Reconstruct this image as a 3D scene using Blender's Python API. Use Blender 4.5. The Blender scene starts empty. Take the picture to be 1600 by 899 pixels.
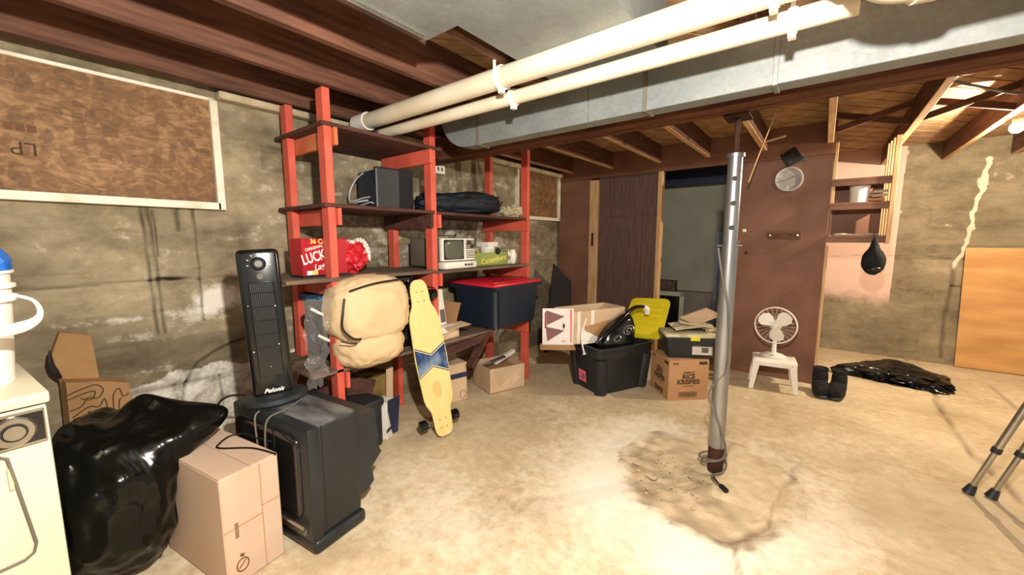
import bpy, bmesh, math, random
from mathutils import Vector, Matrix, Euler, noise
random.seed(7)
R = math.radians
SC = bpy.context.scene
C = SC.collection
# ---------------- camera, world, lights, exposure ----------------
cam_d = bpy.data.cameras.new('camera'); cam = bpy.data.objects.new('camera', cam_d); C.objects.link(cam)
cam_d.sensor_width = 36.0; cam_d.lens = 36.0 * 615.0 / 1600.0; cam_d.clip_start = 0.02
cam.location = (0, 0, 1.25)
cam.rotation_euler = (R(90) - math.atan(74.5 / 615.0), 0, R(38.2))
SC.camera = cam
w = bpy.data.worlds.new('world'); SC.world = w; w.use_nodes = True
w.node_tree.nodes['Background'].inputs[0].default_value = (1.0, 0.92, 0.82, 1)
w.node_tree.nodes['Background'].inputs[1].default_value = 0.46
def lamp(name, loc, power, col, rad):
    l = bpy.data.lights.new(name, 'POINT'); l.energy = power; l.color = col; l.shadow_soft_size = rad
    o = bpy.data.objects.new(name, l); o.location = loc; C.objects.link(o); return o
lamp('ceiling_bulb_light', (0.0, 0.22, 1.70), 195, (1.0, 0.935, 0.84), 0.03)
SC.view_settings.view_transform = 'Standard'; SC.view_settings.look = 'None'
SC.view_settings.gamma = 1.0; SC.view_settings.use_curve_mapping = False
SC.view_settings.exposure = 0.42

# ---------------- materials ----------------
def lin(h):
    if isinstance(h, str):
        h = h.lstrip('#'); v = [int(h[i:i+2], 16) / 255 for i in (0, 2, 4)]
        return tuple(x / 12.92 if x <= .04045 else ((x + .055) / 1.055) ** 2.4 for x in v) + (1,)
    return tuple(h) + (1,)
MATS = {}
def newmat(name):
    m = bpy.data.materials.new(name); m.use_nodes = True; nt = m.node_tree
    return m, nt, nt.nodes['Principled BSDF']
def nd(nt, typ, **kw):
    n = nt.nodes.new(typ)
    for k, v in kw.items():
        if k in n.inputs: n.inputs[k].default_value = v
        else: setattr(n, k, v)
    return n
def coords(nt, scale=(1, 1, 1), space='Object'):
    tc = nt.nodes.new('ShaderNodeTexCoord'); mp = nt.nodes.new('ShaderNodeMapping')
    mp.inputs['Scale'].default_value = scale
    nt.links.new(tc.outputs[space], mp.inputs[0]); return mp.outputs[0]
def ramp(nt, fac, stops):
    r = nt.nodes.new('ShaderNodeValToRGB'); e = r.color_ramp.elements
    while len(e) < len(stops): e.new(0.5)
    for i, (p, c) in enumerate(stops):
        e[i].position = p; e[i].color = lin(c) if not isinstance(c, (int, float)) else (c, c, c, 1)
    nt.links.new(fac, r.inputs[0]); return r.outputs[0]
def mixc(nt, fac, a, b, mode='MIX'):
    m = nt.nodes.new('ShaderNodeMix'); m.data_type = 'RGBA'; m.blend_type = mode
    for sock, v in ((m.inputs[0], fac), (m.inputs[6], a), (m.inputs[7], b)):
        if isinstance(v, (int, float)): sock.default_value = v
        elif isinstance(v, (str, tuple)): sock.default_value = lin(v)
        else: nt.links.new(v, sock)
    return m.outputs[2]
def math_(nt, op, a, b=0.0, clamp=False):
    m = nt.nodes.new('ShaderNodeMath'); m.operation = op; m.use_clamp = clamp
    for i, v in enumerate((a, b)):
        if isinstance(v, (int, float)): m.inputs[i].default_value = v
        else: nt.links.new(v, m.inputs[i])
    return m.outputs[0]
def addbump(nt, bs, h, strength, dist=0.01):
    b = nt.nodes.new('ShaderNodeBump'); b.inputs['Strength'].default_value = strength; b.inputs['Distance'].default_value = dist
    nt.links.new(h, b.inputs['Height']); nt.links.new(b.outputs[0], bs.inputs['Normal'])
def M(name, c1, c2=None, scale=4.0, rough=.6, metal=0, bump=0, bscale=60, stretch=(1, 1, 1), lo=.35, hi=.65, spec=.4, coat=0, trans=0, alpha=1, dist=.004, detail=4):
    m, nt, bs = newmat(name)
    bs.inputs['Roughness'].default_value = rough; bs.inputs['Metallic'].default_value = metal
    bs.inputs['Specular IOR Level'].default_value = spec; bs.inputs['Coat Weight'].default_value = coat
    bs.inputs['Transmission Weight'].default_value = trans; bs.inputs['Alpha'].default_value = alpha
    v = coords(nt, stretch)
    n = nd(nt, 'ShaderNodeTexNoise', Scale=scale, Detail=detail); nt.links.new(v, n.inputs['Vector'])
    if c2 is None:
        a = lin(c1); c2 = tuple(min(1, x * .82) for x in a[:3])
    nt.links.new(ramp(nt, n.outputs[0], [(lo, c1), (hi, c2)]), bs.inputs['Base Color'])
    if bump:
        n2 = nd(nt, 'ShaderNodeTexNoise', Scale=bscale, Detail=5); nt.links.new(v, n2.inputs['Vector'])
        addbump(nt, bs, n2.outputs[0], bump, dist)
    MATS[name] = m; return m
def emis(name, col, s):
    m, nt, bs = newmat(name); bs.inputs['Emission Color'].default_value = lin(col); bs.inputs['Emission Strength'].default_value = s
    MATS[name] = m; return m

gX, gY, gZ = (1.2, 14, 14), (14, 1.2, 14), (14, 14, 1.2)
wood_old = {a: M('old_joist_wood_' + a, '#6f4835', '#4e3024', 3, .75, stretch=s, bump=.3, bscale=8) for a, s in (('x', gX), ('y', gY), ('z', gZ))}
wood_new = {a: M('pale_pine_' + a, '#d6b184', '#b88c60', 3, .65, stretch=s, bump=.2, bscale=8) for a, s in (('x', gX), ('y', gY), ('z', gZ))}
plank_m = M('subfloor_wood', '#b89670', '#957450', 3, .75, stretch=(4, 4, 4), bump=.3, bscale=20)
beam_m = M('beam_wood', '#70432c', '#4a2a1c', 3, .75, stretch=gX, bump=.3, bscale=8)
shelf_m = M('grey_board', '#7d6a58', '#4e4036', 3, .8, stretch=(10, 1.3, 10), bump=.4, bscale=8)
shelf_dark = M('dark_board', '#5d3a30', '#3f2620', 3, .8, stretch=(8, 1.3, 8), bump=.3, bscale=8)
red_m = M('red_paint', '#d4604c', '#c65242', 6, .55, bump=.15, bscale=40)
redw_m = M('worn_orange_paint', '#cf8052', '#c4603f', 5, .6, bump=.15, bscale=40)
white_paint = M('white_trim_paint', '#e9e2cd', '#c9bf9f', 9, .55, bump=.2, bscale=50, lo=.5, hi=.75)
ply_m = M('plywood_pine', '#d8a768', '#b07a42', 1.6, .5, stretch=(1.2, 1, 4.5), bump=.1, bscale=10, lo=.3, hi=.75)
panel_m = M('reddish_brown_paint', '#87604c', '#775240', 4, .6, bump=.12, bscale=60, spec=.3)
door_m = M('dark_wood_panel', '#6b544c', '#5a463f', 5, .32, stretch=(9, 1, 1), bump=.1, bscale=6, spec=.5)
room_m = M('grey_green_plaster', '#b9b7a4', '#a8a692', 3, .85, bump=.1)
roomlow_m = M('brown_grey_plaster', '#a1958a', '#91867b', 3, .85, bump=.1)
blue_m = M('pale_blue_window_light', '#b9c8e6', '#a9badc', 3, .8)
card_m = M('cardboard', '#b98f66', '#a98058', 3, .8, bump=.08, bscale=200)
card_l = M('pale_cardboard', '#cdb49e', '#c2a68e', 3, .8, bump=.08, bscale=200)
card_b = M('beige_cardboard', '#d6bd9c', '#c4a988', 3, .8, bump=.08, bscale=200)
ink_m = M('dark_ink', '#3a2a1e', '#4a3524', 8, .8)
ink_l = M('faint_ink', '#7a5638', '#6a482e', 8, .8)
blk_pl = M('black_plastic', '#1c2024', '#24282b', 3, .42, spec=.5, bump=.05, bscale=200)
blk_gl = M('glossy_black_plastic', '#0d0f10', '#141616', 3, .18, spec=.6)
blk_soft = M('black_fabric', '#141414', '#1e1d1c', 20, .9, bump=.3, bscale=150)
navy_pl = M('navy_plastic', '#1e2838', '#1a2230', 3, .4, spec=.5)
navy_cl = M('navy_nylon', '#162230', '#101a22', 6, .6, bump=.5, bscale=18, dist=.02)
white_pl = M('white_plastic', '#f0ece2', '#e6e0d2', 3, .35)
cream_pl = M('cream_enamel', '#c4bfa8', '#bbb59c', 2, .3, spec=.5)
pvc_m = M('white_pvc', '#d8cfba', '#cabfa6', 3, .3, spec=.5)
pvc_d = M('pvc_print', '#4a4034')
silver = M('brushed_silver', '#c9c6bd', '#a8a59c', 6, .3, metal=1)
chrome = M('chrome_metal', '#d8d6d0', '#c0bdb5', 6, .15, metal=1)
steel_m = M('galvanized_post_steel', '#acadac', '#868788', 5, .36, metal=.85, bump=.08, bscale=60, stretch=(1, 1, .4))
rust_m = M('rusty_steel', '#4a2e20', '#2e1d16', 12, .8, metal=.3, bump=.4, bscale=40)
puff_m = M('beige_cotton', '#d9be96', '#d0b389', 4, .85, bump=.55, bscale=7, dist=.02)
wall_dark = M('soot_paint', '#1e1c1a')
yellow_m = M('yellow_plastic', '#e3d52c', '#d8c822', 4, .4)
pink_m = M('pink_label', '#e8788a', '#dd6478', 9, .6)
redc_m = M('red_carton', '#b81f2e', '#a01826', 3, .4)
redlid_m = M('red_plastic_lid', '#d92b3d', '#cc2434', 3, .35)
redbag_m = M('red_plastic_bag', '#d8323c', '#b9202c', 6, .3, bump=.7, bscale=14, dist=.02)
white_print = M('white_print', '#efece6', '#e4dfd6')
yel_print = M('yellow_print', '#ecd870', '#e2cc5c')
green_m = M('green_carton', '#9aa65c', '#84944a', 5, .6)
maple_m = M('clear_maple_deck', '#e4d190', '#dcc680', 2, .35, stretch=(8, 8, 1), lo=.3, hi=.7)
glass_scr = M('crt_glass', '#5d6256', '#545a4e', 2, .12, spec=.7)
glass_dk = M('dark_crt_glass', '#15171a', '#101214', 2, .1, spec=.7)
blue_pl = M('blue_plastic', '#1f62b4', '#1a56a2', 3, .35)
blue_lid = M('teal_blue_plastic', '#21557c', '#1c4a6e', 3, .4)
paper_m = M('kraft_paper', '#a58055', '#8f6c44', 4, .85, bump=.3, bscale=20)
cable_m = M('grey_cable', '#6e675c', '#5a544a', 4, .6)
cableb_m = M('black_cable', '#1b1916', '#151311', 4, .5)
cablew_m = M('white_cable', '#c9cdd2', '#b9bdc4', 4, .5)
rag_m = M('cream_rag', '#d8cfb0', '#b9ae8c', 14, .9, bump=.8, bscale=30, dist=.02)
dark_board_m = M('slate_black_board', '#2c2b2e', '#242326', 3, .6)
clockface_m = M('clock_face_paper', '#d2cbc2', '#c6beb4', 6, .5)
clockrim_m = M('grey_clock_rim', '#b7b0a6', '#a29b92', 6, .3, metal=.4)
dust_m, _nt, _bs = newmat('dusty_black_plastic')
_g = _nt.nodes.new('ShaderNodeNewGeometry'); _s = _nt.nodes.new('ShaderNodeSeparateXYZ'); _nt.links.new(_g.outputs['Normal'], _s.inputs[0])
_n = nd(_nt, 'ShaderNodeTexNoise', Scale=6.0, Detail=6.0); _nt.links.new(coords(_nt, (1, 3, 1)), _n.inputs['Vector'])
_f = math_(_nt, 'MULTIPLY', ramp(_nt, _s.outputs[2], [(.5, 0.0), (.9, 1.0)]), ramp(_nt, _n.outputs[0], [(.35, .15), (.65, 1.0)]))
_nt.links.new(mixc(_nt, _f, '#1f2223', '#6f7274'), _bs.inputs['Base Color']); _bs.inputs['Roughness'].default_value = .5
stone_m = M('pale_mortar', '#cbbb9c', '#a6967a', 10, .9, bump=.5, bscale=40)
pinkprint_m = M('dusky_print', '#7d5658', '#8e6566', 6, .6)
navycard = M('navy_carton', '#2b3350', '#222a44', 4, .5)
olive_m = M('olive_carton', '#8a7440', '#6a5730', 14, .8)
clear_m, _nt, _bs = newmat('clear_film')
_bs.inputs['Base Color'].default_value = (.9, .9, .9, 1); _bs.inputs['Roughness'].default_value = .12; _bs.inputs['Alpha'].default_value = .10
_bs.inputs['Specular IOR Level'].default_value = 1.0
_n = nd(_nt, 'ShaderNodeTexNoise', Scale=14.0, Detail=4.0); _nt.links.new(coords(_nt), _n.inputs['Vector']); addbump(_nt, _bs, _n.outputs[0], .8, .03)

def bag_material():
    m, nt, bs = newmat('black_bag_film')
    bs.inputs['Base Color'].default_value = (.003, .0035, .003, 1); bs.inputs['Roughness'].default_value = .2
    bs.inputs['Specular IOR Level'].default_value = .27
    v = coords(nt, (1, 1, .6))
    a = nd(nt, 'ShaderNodeTexNoise', Scale=4.0, Detail=3.0, Distortion=1.6); nt.links.new(v, a.inputs['Vector'])
    b = nd(nt, 'ShaderNodeTexVoronoi', Scale=4.5); b.feature = 'SMOOTH_F1'; nt.links.new(v, b.inputs['Vector'])
    addbump(nt, bs, math_(nt, 'ADD', a.outputs[0], math_(nt, 'MULTIPLY', b.outputs[0], .6)), .45, .04); return m
bag_m = bag_material()
def duct_material():
    m, nt, bs = newmat('galvanized_duct_sheet')
    v = coords(nt)
    a = nd(nt, 'ShaderNodeTexVoronoi', Scale=75.0); nt.links.new(v, a.inputs['Vector'])
    n = nd(nt, 'ShaderNodeTexNoise', Scale=5.0, Detail=6.0); nt.links.new(v, n.inputs['Vector'])
    c = mixc(nt, .12, ramp(nt, n.outputs[0], [(.3, '#74807f'), (.7, '#8a938e')]), a.outputs['Color'], 'SOFT_LIGHT')
    hs = nt.nodes.new('ShaderNodeHueSaturation'); hs.inputs['Saturation'].default_value = .5; nt.links.new(c, hs.inputs['Color'])
    nt.links.new(hs.outputs[0], bs.inputs['Base Color']); bs.inputs['Metallic'].default_value = .35
    nt.links.new(ramp(nt, a.outputs['Distance'], [(0, .45), (1, .65)]), bs.inputs['Roughness'])
    addbump(nt, bs, n.outputs[0], .12, .01); return m
duct_m = duct_material()
def osb_material(name='osb_board'):
    m, nt, bs = newmat(name)
    a = nd(nt, 'ShaderNodeTexNoise', Scale=9.0, Detail=7.0, Distortion=2.2, Roughness=.7); nt.links.new(coords(nt, (1, 1, 2.2)), a.inputs['Vector'])
    n = nd(nt, 'ShaderNodeTexNoise', Scale=2.0, Detail=3.0); nt.links.new(coords(nt), n.inputs['Vector'])
    f = nd(nt, 'ShaderNodeTexVoronoi', Scale=34.0); nt.links.new(coords(nt, (1, 1, .55)), f.inputs['Vector'])
    sp = nt.nodes.new('ShaderNodeSeparateColor'); nt.links.new(f.outputs['Color'], sp.inputs[0])
    k = math_(nt, 'ADD', math_(nt, 'MULTIPLY', a.outputs[0], .75), math_(nt, 'MULTIPLY', n.outputs[0], .25)); k = math_(nt, 'ADD', k, math_(nt, 'MULTIPLY', math_(nt, 'SUBTRACT', sp.outputs[0], .5), .12))
    nt.links.new(ramp(nt, k, [(.34, '#5f4228'), (.5, '#7d5a38'), (.68, '#a88258')]), bs.inputs['Base Color']); bs.inputs['Roughness'].default_value = .7
    addbump(nt, bs, a.outputs[0], .4, .003); return m
osb_m = osb_material()
def concrete(name, base_lo, base_hi, white, dark, pink=None, soft=(.35, .6), boards=0.0, vz=3.2, blot=5.0, grit=.3, kn=1.2):
    # attributes: 'white' mineral bloom, 'dark' stains / drips / cracks / broad darker zones / painted light falloff, 'pink' a pinkish patch
    m, nt, bs = newmat(name)
    v = coords(nt); vs = coords(nt, (1.0, 1.0, vz))
    n1 = nd(nt, 'ShaderNodeTexNoise', Scale=1.6, Detail=8.0, Roughness=.65); nt.links.new(vs, n1.inputs['Vector'])
    n3 = nd(nt, 'ShaderNodeTexNoise', Scale=blot, Detail=7.0, Roughness=.7, Distortion=.6); nt.links.new(vs, n3.inputs['Vector'])
    n2 = nd(nt, 'ShaderNodeTexNoise', Scale=18.0, Detail=6.0, Roughness=.7); nt.links.new(v, n2.inputs['Vector'])
    k = math_(nt, 'ADD', math_(nt, 'MULTIPLY', n1.outputs[0], .6), math_(nt, 'MULTIPLY', n3.outputs[0], .4))
    c = ramp(nt, k, [(.36, base_lo), (.64, base_hi)])
    if boards:
        br = nt.nodes.new('ShaderNodeTexBrick'); br.inputs['Scale'].default_value = 1.0; br.inputs['Brick Width'].default_value = .55; br.inputs['Row Height'].default_value = .15
        br.inputs['Mortar Size'].default_value = .0; br.inputs['Color1'].default_value = (.38, .38, .38, 1); br.inputs['Color2'].default_value = (.6, .6, .6, 1)
        sx = nt.nodes.new('ShaderNodeSeparateXYZ'); cx = nt.nodes.new('ShaderNodeCombineXYZ'); nt.links.new(v, sx.inputs[0])
        nt.links.new(math_(nt, 'ADD', sx.outputs[0], sx.outputs[1]), cx.inputs[0]); nt.links.new(sx.outputs[2], cx.inputs[1]); nt.links.new(cx.outputs[0], br.inputs['Vector'])
        c = mixc(nt, boards, c, br.outputs['Color'], 'OVERLAY')
    c = mixc(nt, grit, c, ramp(nt, n2.outputs[0], [(.3, .25), (.7, .75)]), 'OVERLAY')
    def attr(a):
        x = nt.nodes.new('ShaderNodeAttribute'); x.attribute_name = a; return x.outputs['Fac']
    nz = math_(nt, 'ADD', math_(nt, 'MULTIPLY', math_(nt, 'SUBTRACT', n3.outputs[0], .5), 1.0), math_(nt, 'MULTIPLY', math_(nt, 'SUBTRACT', n2.outputs[0], .5), .9))
    def mask(a, k=1.2, lo=.35, hi=.6):
        f = math_(nt, 'ADD', attr(a), math_(nt, 'MULTIPLY', nz, k))
        return ramp(nt, f, [(lo, 0.0), (hi, 1.0)])
    if pink: c = mixc(nt, mask('pink', .3, .35, .65), c, pink)
    c = mixc(nt, mask('white', kn, *soft), c, white)
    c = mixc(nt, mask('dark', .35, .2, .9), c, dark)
    nt.links.new(c, bs.inputs['Base Color']); bs.inputs['Roughness'].default_value = .85
    bs.inputs['Specular IOR Level'].default_value = .25
    h = math_(nt, 'ADD', n2.outputs[0], math_(nt, 'MULTIPLY', attr('dark'), -1.0))
    addbump(nt, bs, h, .45, .01); return m
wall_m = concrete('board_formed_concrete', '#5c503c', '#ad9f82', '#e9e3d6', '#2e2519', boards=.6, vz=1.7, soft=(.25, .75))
back_m = concrete('pale_board_formed_concrete', '#6f634e', '#a19377', '#dccfb4', '#453826', pink='#dfbdaa', boards=.55, vz=2.0)
floor_m = concrete('worn_concrete_floor', '#b9a583', '#ddcdad', '#f2ecdc', '#66533c', soft=(.15, .85), vz=1.0, blot=2.6, grit=.38, kn=.8)

# ---------------- geometry helpers ----------------
class B:
    def __init__(s): s.bm = bmesh.new()
    def _add(s, f, mat4):
        n0 = len(s.bm.verts); f(); s.bm.verts.ensure_lookup_table()
        if mat4 is not None:
            for v in s.bm.verts[n0:]: v.co = mat4 @ v.co
        return s
    def box(s, c, d, rot=None, bev=0, seg=1):
        t = bmesh.new(); bmesh.ops.create_cube(t, size=1)
        for v in t.verts: v.co = Vector((v.co.x * d[0], v.co.y * d[1], v.co.z * d[2]))
        if bev: bmesh.ops.bevel(t, geom=t.edges[:], offset=bev, segments=seg, affect='EDGES', profile=.5)
        m = Matrix.Translation(c)
        if rot is not None: m = m @ (rot.to_4x4() if isinstance(rot, Matrix) else Euler(rot).to_matrix().to_4x4())
        return s._merge(t, m)
    def lim(s, x0, x1, y0, y1, z0, z1, bev=0, seg=1):
        return s.box(((x0 + x1) / 2, (y0 + y1) / 2, (z0 + z1) / 2), (abs(x1 - x0), abs(y1 - y0), abs(z1 - z0)), None, bev, seg)
    def _merge(s, t, m=None):
        me = bpy.data.meshes.new('t'); t.to_mesh(me); t.free()
        if m is not None: me.transform(m)
        s.bm.from_mesh(me); bpy.data.meshes.remove(me); return s
    def bar(s, p, q, w_, h, up=(0, 0, 1), bev=0):
        p, q = Vector(p), Vector(q); d = q - p; L = d.length; d.normalize()
        u = Vector(up); sx = d.cross(u)
        if sx.length < 1e-4: sx = d.cross(Vector((1, 0, 0)))
        sx.normalize(); uz = sx.cross(d)
        m3 = Matrix((d, sx, uz)).transposed()
        return s.box((p + q) / 2, (L, w_, h), m3, bev)
    def tube(s, pts, r, seg=12, smooth=0, caps=True):
        pts = [Vector(p) for p in pts]
        if smooth: pts = catmull(pts, smooth)
        rs = r if isinstance(r, (list, tuple)) else None
        if rs and len(rs) != len(pts):
            k = len(rs) - 1; rs = [rs[min(k, int(i * k / (len(pts) - 1)))] * (1 - (i * k / (len(pts) - 1)) % 1) + rs[min(k, int(i * k / (len(pts) - 1)) + 1)] * ((i * k / (len(pts) - 1)) % 1) for i in range(len(pts))]
        rings = []; prev = None
        for i, p in enumerate(pts):
            d = (pts[min(i + 1, len(pts) - 1)] - pts[max(i - 1, 0)]).normalized()
            if prev is None:
                a = d.cross(Vector((0, 0, 1)))
                if a.length < .05: a = d.cross(Vector((1, 0, 0)))
            else: a = prev - d * prev.dot(d)
            a.normalize(); prev = a; b = d.cross(a); rr = rs[i] if rs else r
            rings.append([s.bm.verts.new(p + (a * math.cos(2 * math.pi * k / seg) + b * math.sin(2 * math.pi * k / seg)) * rr) for k in range(seg)])
        for i in range(len(rings) - 1):
            for k in range(seg):
                s.bm.faces.new((rings[i][k], rings[i][(k + 1) % seg], rings[i + 1][(k + 1) % seg], rings[i + 1][k]))
        if caps:
            s.bm.faces.new(rings[0][::-1]); s.bm.faces.new(rings[-1])
        return s
    def lathe(s, prof, seg=24, m=None, cap=True):
        def f():
            rings = [[s.bm.verts.new((r * math.cos(2 * math.pi * k / seg), r * math.sin(2 * math.pi * k / seg), z)) for k in range(seg)] for r, z in prof]
            for i in range(len(rings) - 1):
                for k in range(seg): s.bm.faces.new((rings[i][k], rings[i][(k + 1) % seg], rings[i + 1][(k + 1) % seg], rings[i + 1][k]))
            if cap:
                s.bm.faces.new(rings[0][::-1]); s.bm.faces.new(rings[-1])
        return s._add(f, m)
    def prism(s, poly, h, m=None, bev=0):
        t = bmesh.new(); lo = [t.verts.new((x, y, 0)) for x, y in poly]; hi = [t.verts.new((x, y, h)) for x, y in poly]
        n = len(poly); t.faces.new(lo[::-1]); t.faces.new(hi)
        for i in range(n): t.faces.new((lo[i], lo[(i + 1) % n], hi[(i + 1) % n], hi[i]))
        if bev: bmesh.ops.bevel(t, geom=[e for e in t.edges if abs(e.verts[0].co.z - e.verts[1].co.z) < 1e-6], offset=bev, segments=2, affect='EDGES')
        return s._merge(t, m)
    def blob(s, c, rad, amp=.0, fr=4, sub=4, e=1.0, pulls=(), zmin=None, ridge=0, seed=0):
        t = bmesh.new(); bmesh.ops.create_icosphere(t, subdivisions=sub, radius=1)
        c = Vector(c); sd = Vector((seed * 3.1, seed * 1.7, seed))
        def sg(x, p): return math.copysign(abs(x) ** p, x)
        for v in t.verts:
            n = v.co.normalized(); q = Vector((sg(n.x, e), sg(n.y, e), sg(n.z, e)))
            k = 1 + amp * noise.noise(n * fr + sd) + amp * .5 * noise.noise(n * fr * 2.3 + sd)
            if ridge: k += ridge * (abs(noise.noise(n * fr * 1.6 + sd * 2)) * -1.0 + .2)
            p = Vector((q.x * rad[0] * k, q.y * rad[1] * k, q.z * rad[2] * k)) + c
            for (px, py, pz, dx, dy, dz, rr) in pulls:
                d2 = (p - Vector((px, py, pz))).length_squared; g = math.exp(-d2 / (rr * rr)); p += Vector((dx, dy, dz)) * g
            if zmin is not None and p.z < zmin: p.z = zmin + (p.z - zmin) * .02
            v.co = p
        return s._merge(t)
    def done(s, name, mat, parent=None, world=False, smooth=False, label=None, cat=None, group=None, kind=None, angle=35):
        bmesh.ops.recalc_face_normals(s.bm, faces=s.bm.faces[:])
        me = bpy.data.meshes.new(name); s.bm.to_mesh(me); s.bm.free()
        o = bpy.data.objects.new(name, me); C.objects.link(o)
        if parent is not None:
            o.parent = parent
            if world:
                r = parent
                mi = Matrix.Identity(4)
                ch = []
                while r is not None: ch.append(r); r = r.parent
                for r in reversed(ch): mi = mi @ r.matrix_basis
                me.transform(mi.inverted())
        else:
            xs = [v.co for v in me.vertices]
            c = Vector(((min(v.x for v in xs) + max(v.x for v in xs)) / 2, (min(v.y for v in xs) + max(v.y for v in xs)) / 2, min(v.z for v in xs)))
            if kind != 'structure':
                me.transform(Matrix.Translation(-c)); o.location = c
        if mat is not None: me.materials.append(mat)
        if smooth: me.polygons.foreach_set('use_smooth', [True] * len(me.polygons)); me.set_sharp_from_angle(angle=R(angle))
        tag(o, label, cat, group, kind); return o
def catmull(p, n):
    out = []
    for i in range(len(p) - 1):
        a, b, c, d = p[max(i - 1, 0)], p[i], p[i + 1], p[min(i + 2, len(p) - 1)]
        for k in range(n):
            t = k / n; out.append(.5 * ((2 * b) + (c - a) * t + (2 * a - 5 * b + 4 * c - d) * t * t + (3 * b - a - 3 * c + d) * t ** 3))
    out.append(p[-1]); return out
def tag(o, label=None, cat=None, group=None, kind=None):
    if label: o['label'] = label
    if cat: o['category'] = cat
    if group: o['group'] = group
    if kind: o['kind'] = kind
    return o
def thing(name, label, cat, loc=(0, 0, 0), rz=0, group=None, rot=None):
    o = bpy.data.objects.new(name, None); C.objects.link(o); o.location = loc
    o.rotation_euler = rot if rot is not None else (0, 0, rz); o.empty_display_size = .1
    return tag(o, label, cat, group)
def frame(origin, xdir, ydir):
    x = Vector(xdir).normalized(); z = x.cross(Vector(ydir)).normalized(); y = z.cross(x)
    m = Matrix((x, y, z)).transposed().to_4x4(); m.translation = Vector(origin); return m
def text(s, size, m, mat, parent=None, name='lettering', world=False, depth=.0006, align='CENTER', shear=0, label=None, sx=1.0, bold=0):
    cu = bpy.data.curves.new(name, 'FONT'); cu.body = s; cu.size = size; cu.extrude = depth; cu.align_x = align; cu.align_y = 'CENTER'; cu.shear = shear; cu.resolution_u = 3; cu.offset = bold
    t = bpy.data.objects.new(name, cu); C.objects.link(t); bpy.context.view_layer.update()
    me = bpy.data.meshes.new_from_object(t.evaluated_get(bpy.context.evaluated_depsgraph_get()))
    bpy.data.objects.remove(t); bpy.data.curves.remove(cu)
    me.transform(m @ Matrix.Diagonal((sx, 1, 1, 1)))
    b = B(); b.bm.from_mesh(me); bpy.data.meshes.remove(me)
    return b.done(name, mat, parent, world=world, label=label)
# ---------------- setting: floor, walls, ceiling ----------------
WX = -2.6; PY = 4.22; BY = 5.75; JZ = 2.01; JF = 2.03; SZ = 2.2
def seg_d(p, a, b):
    ax, ay = a; bx, by = b; dx, dy = bx - ax, by - ay; L = dx * dx + dy * dy or 1e-9
    t = max(0, min(1, ((p[0] - ax) * dx + (p[1] - ay) * dy) / L)); return math.hypot(p[0] - ax - t * dx, p[1] - ay - t * dy)
def poly_d(p, pts): return min(seg_d(p, pts[i], pts[i + 1]) for i in range(len(pts) - 1))
def gauss(p, c, r):  # soft spot, r may be (rx, ry)
    return math.exp(-(((p[0] - c[0]) / r[0]) ** 2 + ((p[1] - c[1]) / r[1]) ** 2))
def axis(stops):
    out = []
    for a, b, st in stops:
        n = max(1, int(round((b - a) / st))); out += [a + (b - a) * i / n for i in range(n)]
    return out + [stops[-1][1]]
def grid(name, us, vs, place, attrs, mat):
    nu, nv = len(us), len(vs); vv = []; at = {k: [] for k in attrs}
    for v in vs:
        for u in us:
            vv.append(place(u, v))
            for k, f in attrs.items(): at[k].append(f((u, v)))
    ff = [(j * nu + i, j * nu + i + 1, (j + 1) * nu + i + 1, (j + 1) * nu + i) for j in range(nv - 1) for i in range(nu - 1)]
    me = bpy.data.meshes.new(name); me.from_pydata(vv, [], ff)
    for k, l in at.items():
        a = me.attributes.new(k, 'FLOAT', 'POINT'); a.data.foreach_set('value', l)
    me.materials.append(mat); me.polygons.foreach_set('use_smooth', [True] * len(me.polygons))
    o = bpy.data.objects.new(name, me); C.objects.link(o); o['kind'] = 'structure'; return o
N3 = lambda x, y, z=0: noise.noise(Vector((x, y, z)))
# broken-out patch around the post footing
def patch_r(x, y):
    a = math.atan2(y - 2.2, x + .4); r = 1 + .16 * N3(math.cos(a) * 1.6, math.sin(a) * 1.6, 3) + .05 * N3(x * 9, y * 9, 1)
    dx, dy = (x + .42), (y - 2.18); ca, sa = math.cos(.15), math.sin(.15)
    return math.hypot((dx * ca + dy * sa) / .46, (-dx * sa + dy * ca) / .48) / r
def f_white(p):
    x, y = p; r = patch_r(x, y)
    an = math.atan2(y - 2.2, x + .4)
    v = (.55 + .35 * N3(math.cos(an) * 2, math.sin(an) * 2, 5) + .2 * math.cos(an + 2.4)) * math.exp(-((r - 1.05) / (.2 if r < 1.05 else .5)) ** 2)
    v += .4 * gauss(p, (-1.3, 1.1), (.45, .3)) + .3 * gauss(p, (-1.1, 1.75), (.35, .3)) + .3 * gauss(p, (-.45, 1.5), (.4, .15)) + .3 * gauss(p, (-.5, 1.95), (.2, .06)) + .3 * gauss(p, (-1.9, .45), (.4, .3))
    v += .3 * gauss(p, (.15, 2.0), (.35, .2)) + .25 * gauss(p, (-1.5, 2.3), (.3, .4)) + .25 * N3(x * 1.3, y * 1.3, 8)
    return v
FCR = [(.776, 5.75), (.842, 5.1), (.775, 4.163), (.761, 3.557), (.793, 3.268), (.9, 2.6)]
FC2 = [(1.226, 5.184), (1.218, 4.375), (1.3, 3.6)]
JT = [(-.02, 2.6), (-.06, 2.2), (-.1, 1.95), (-.2, 1.75), (-.15, 1.5)]
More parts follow.
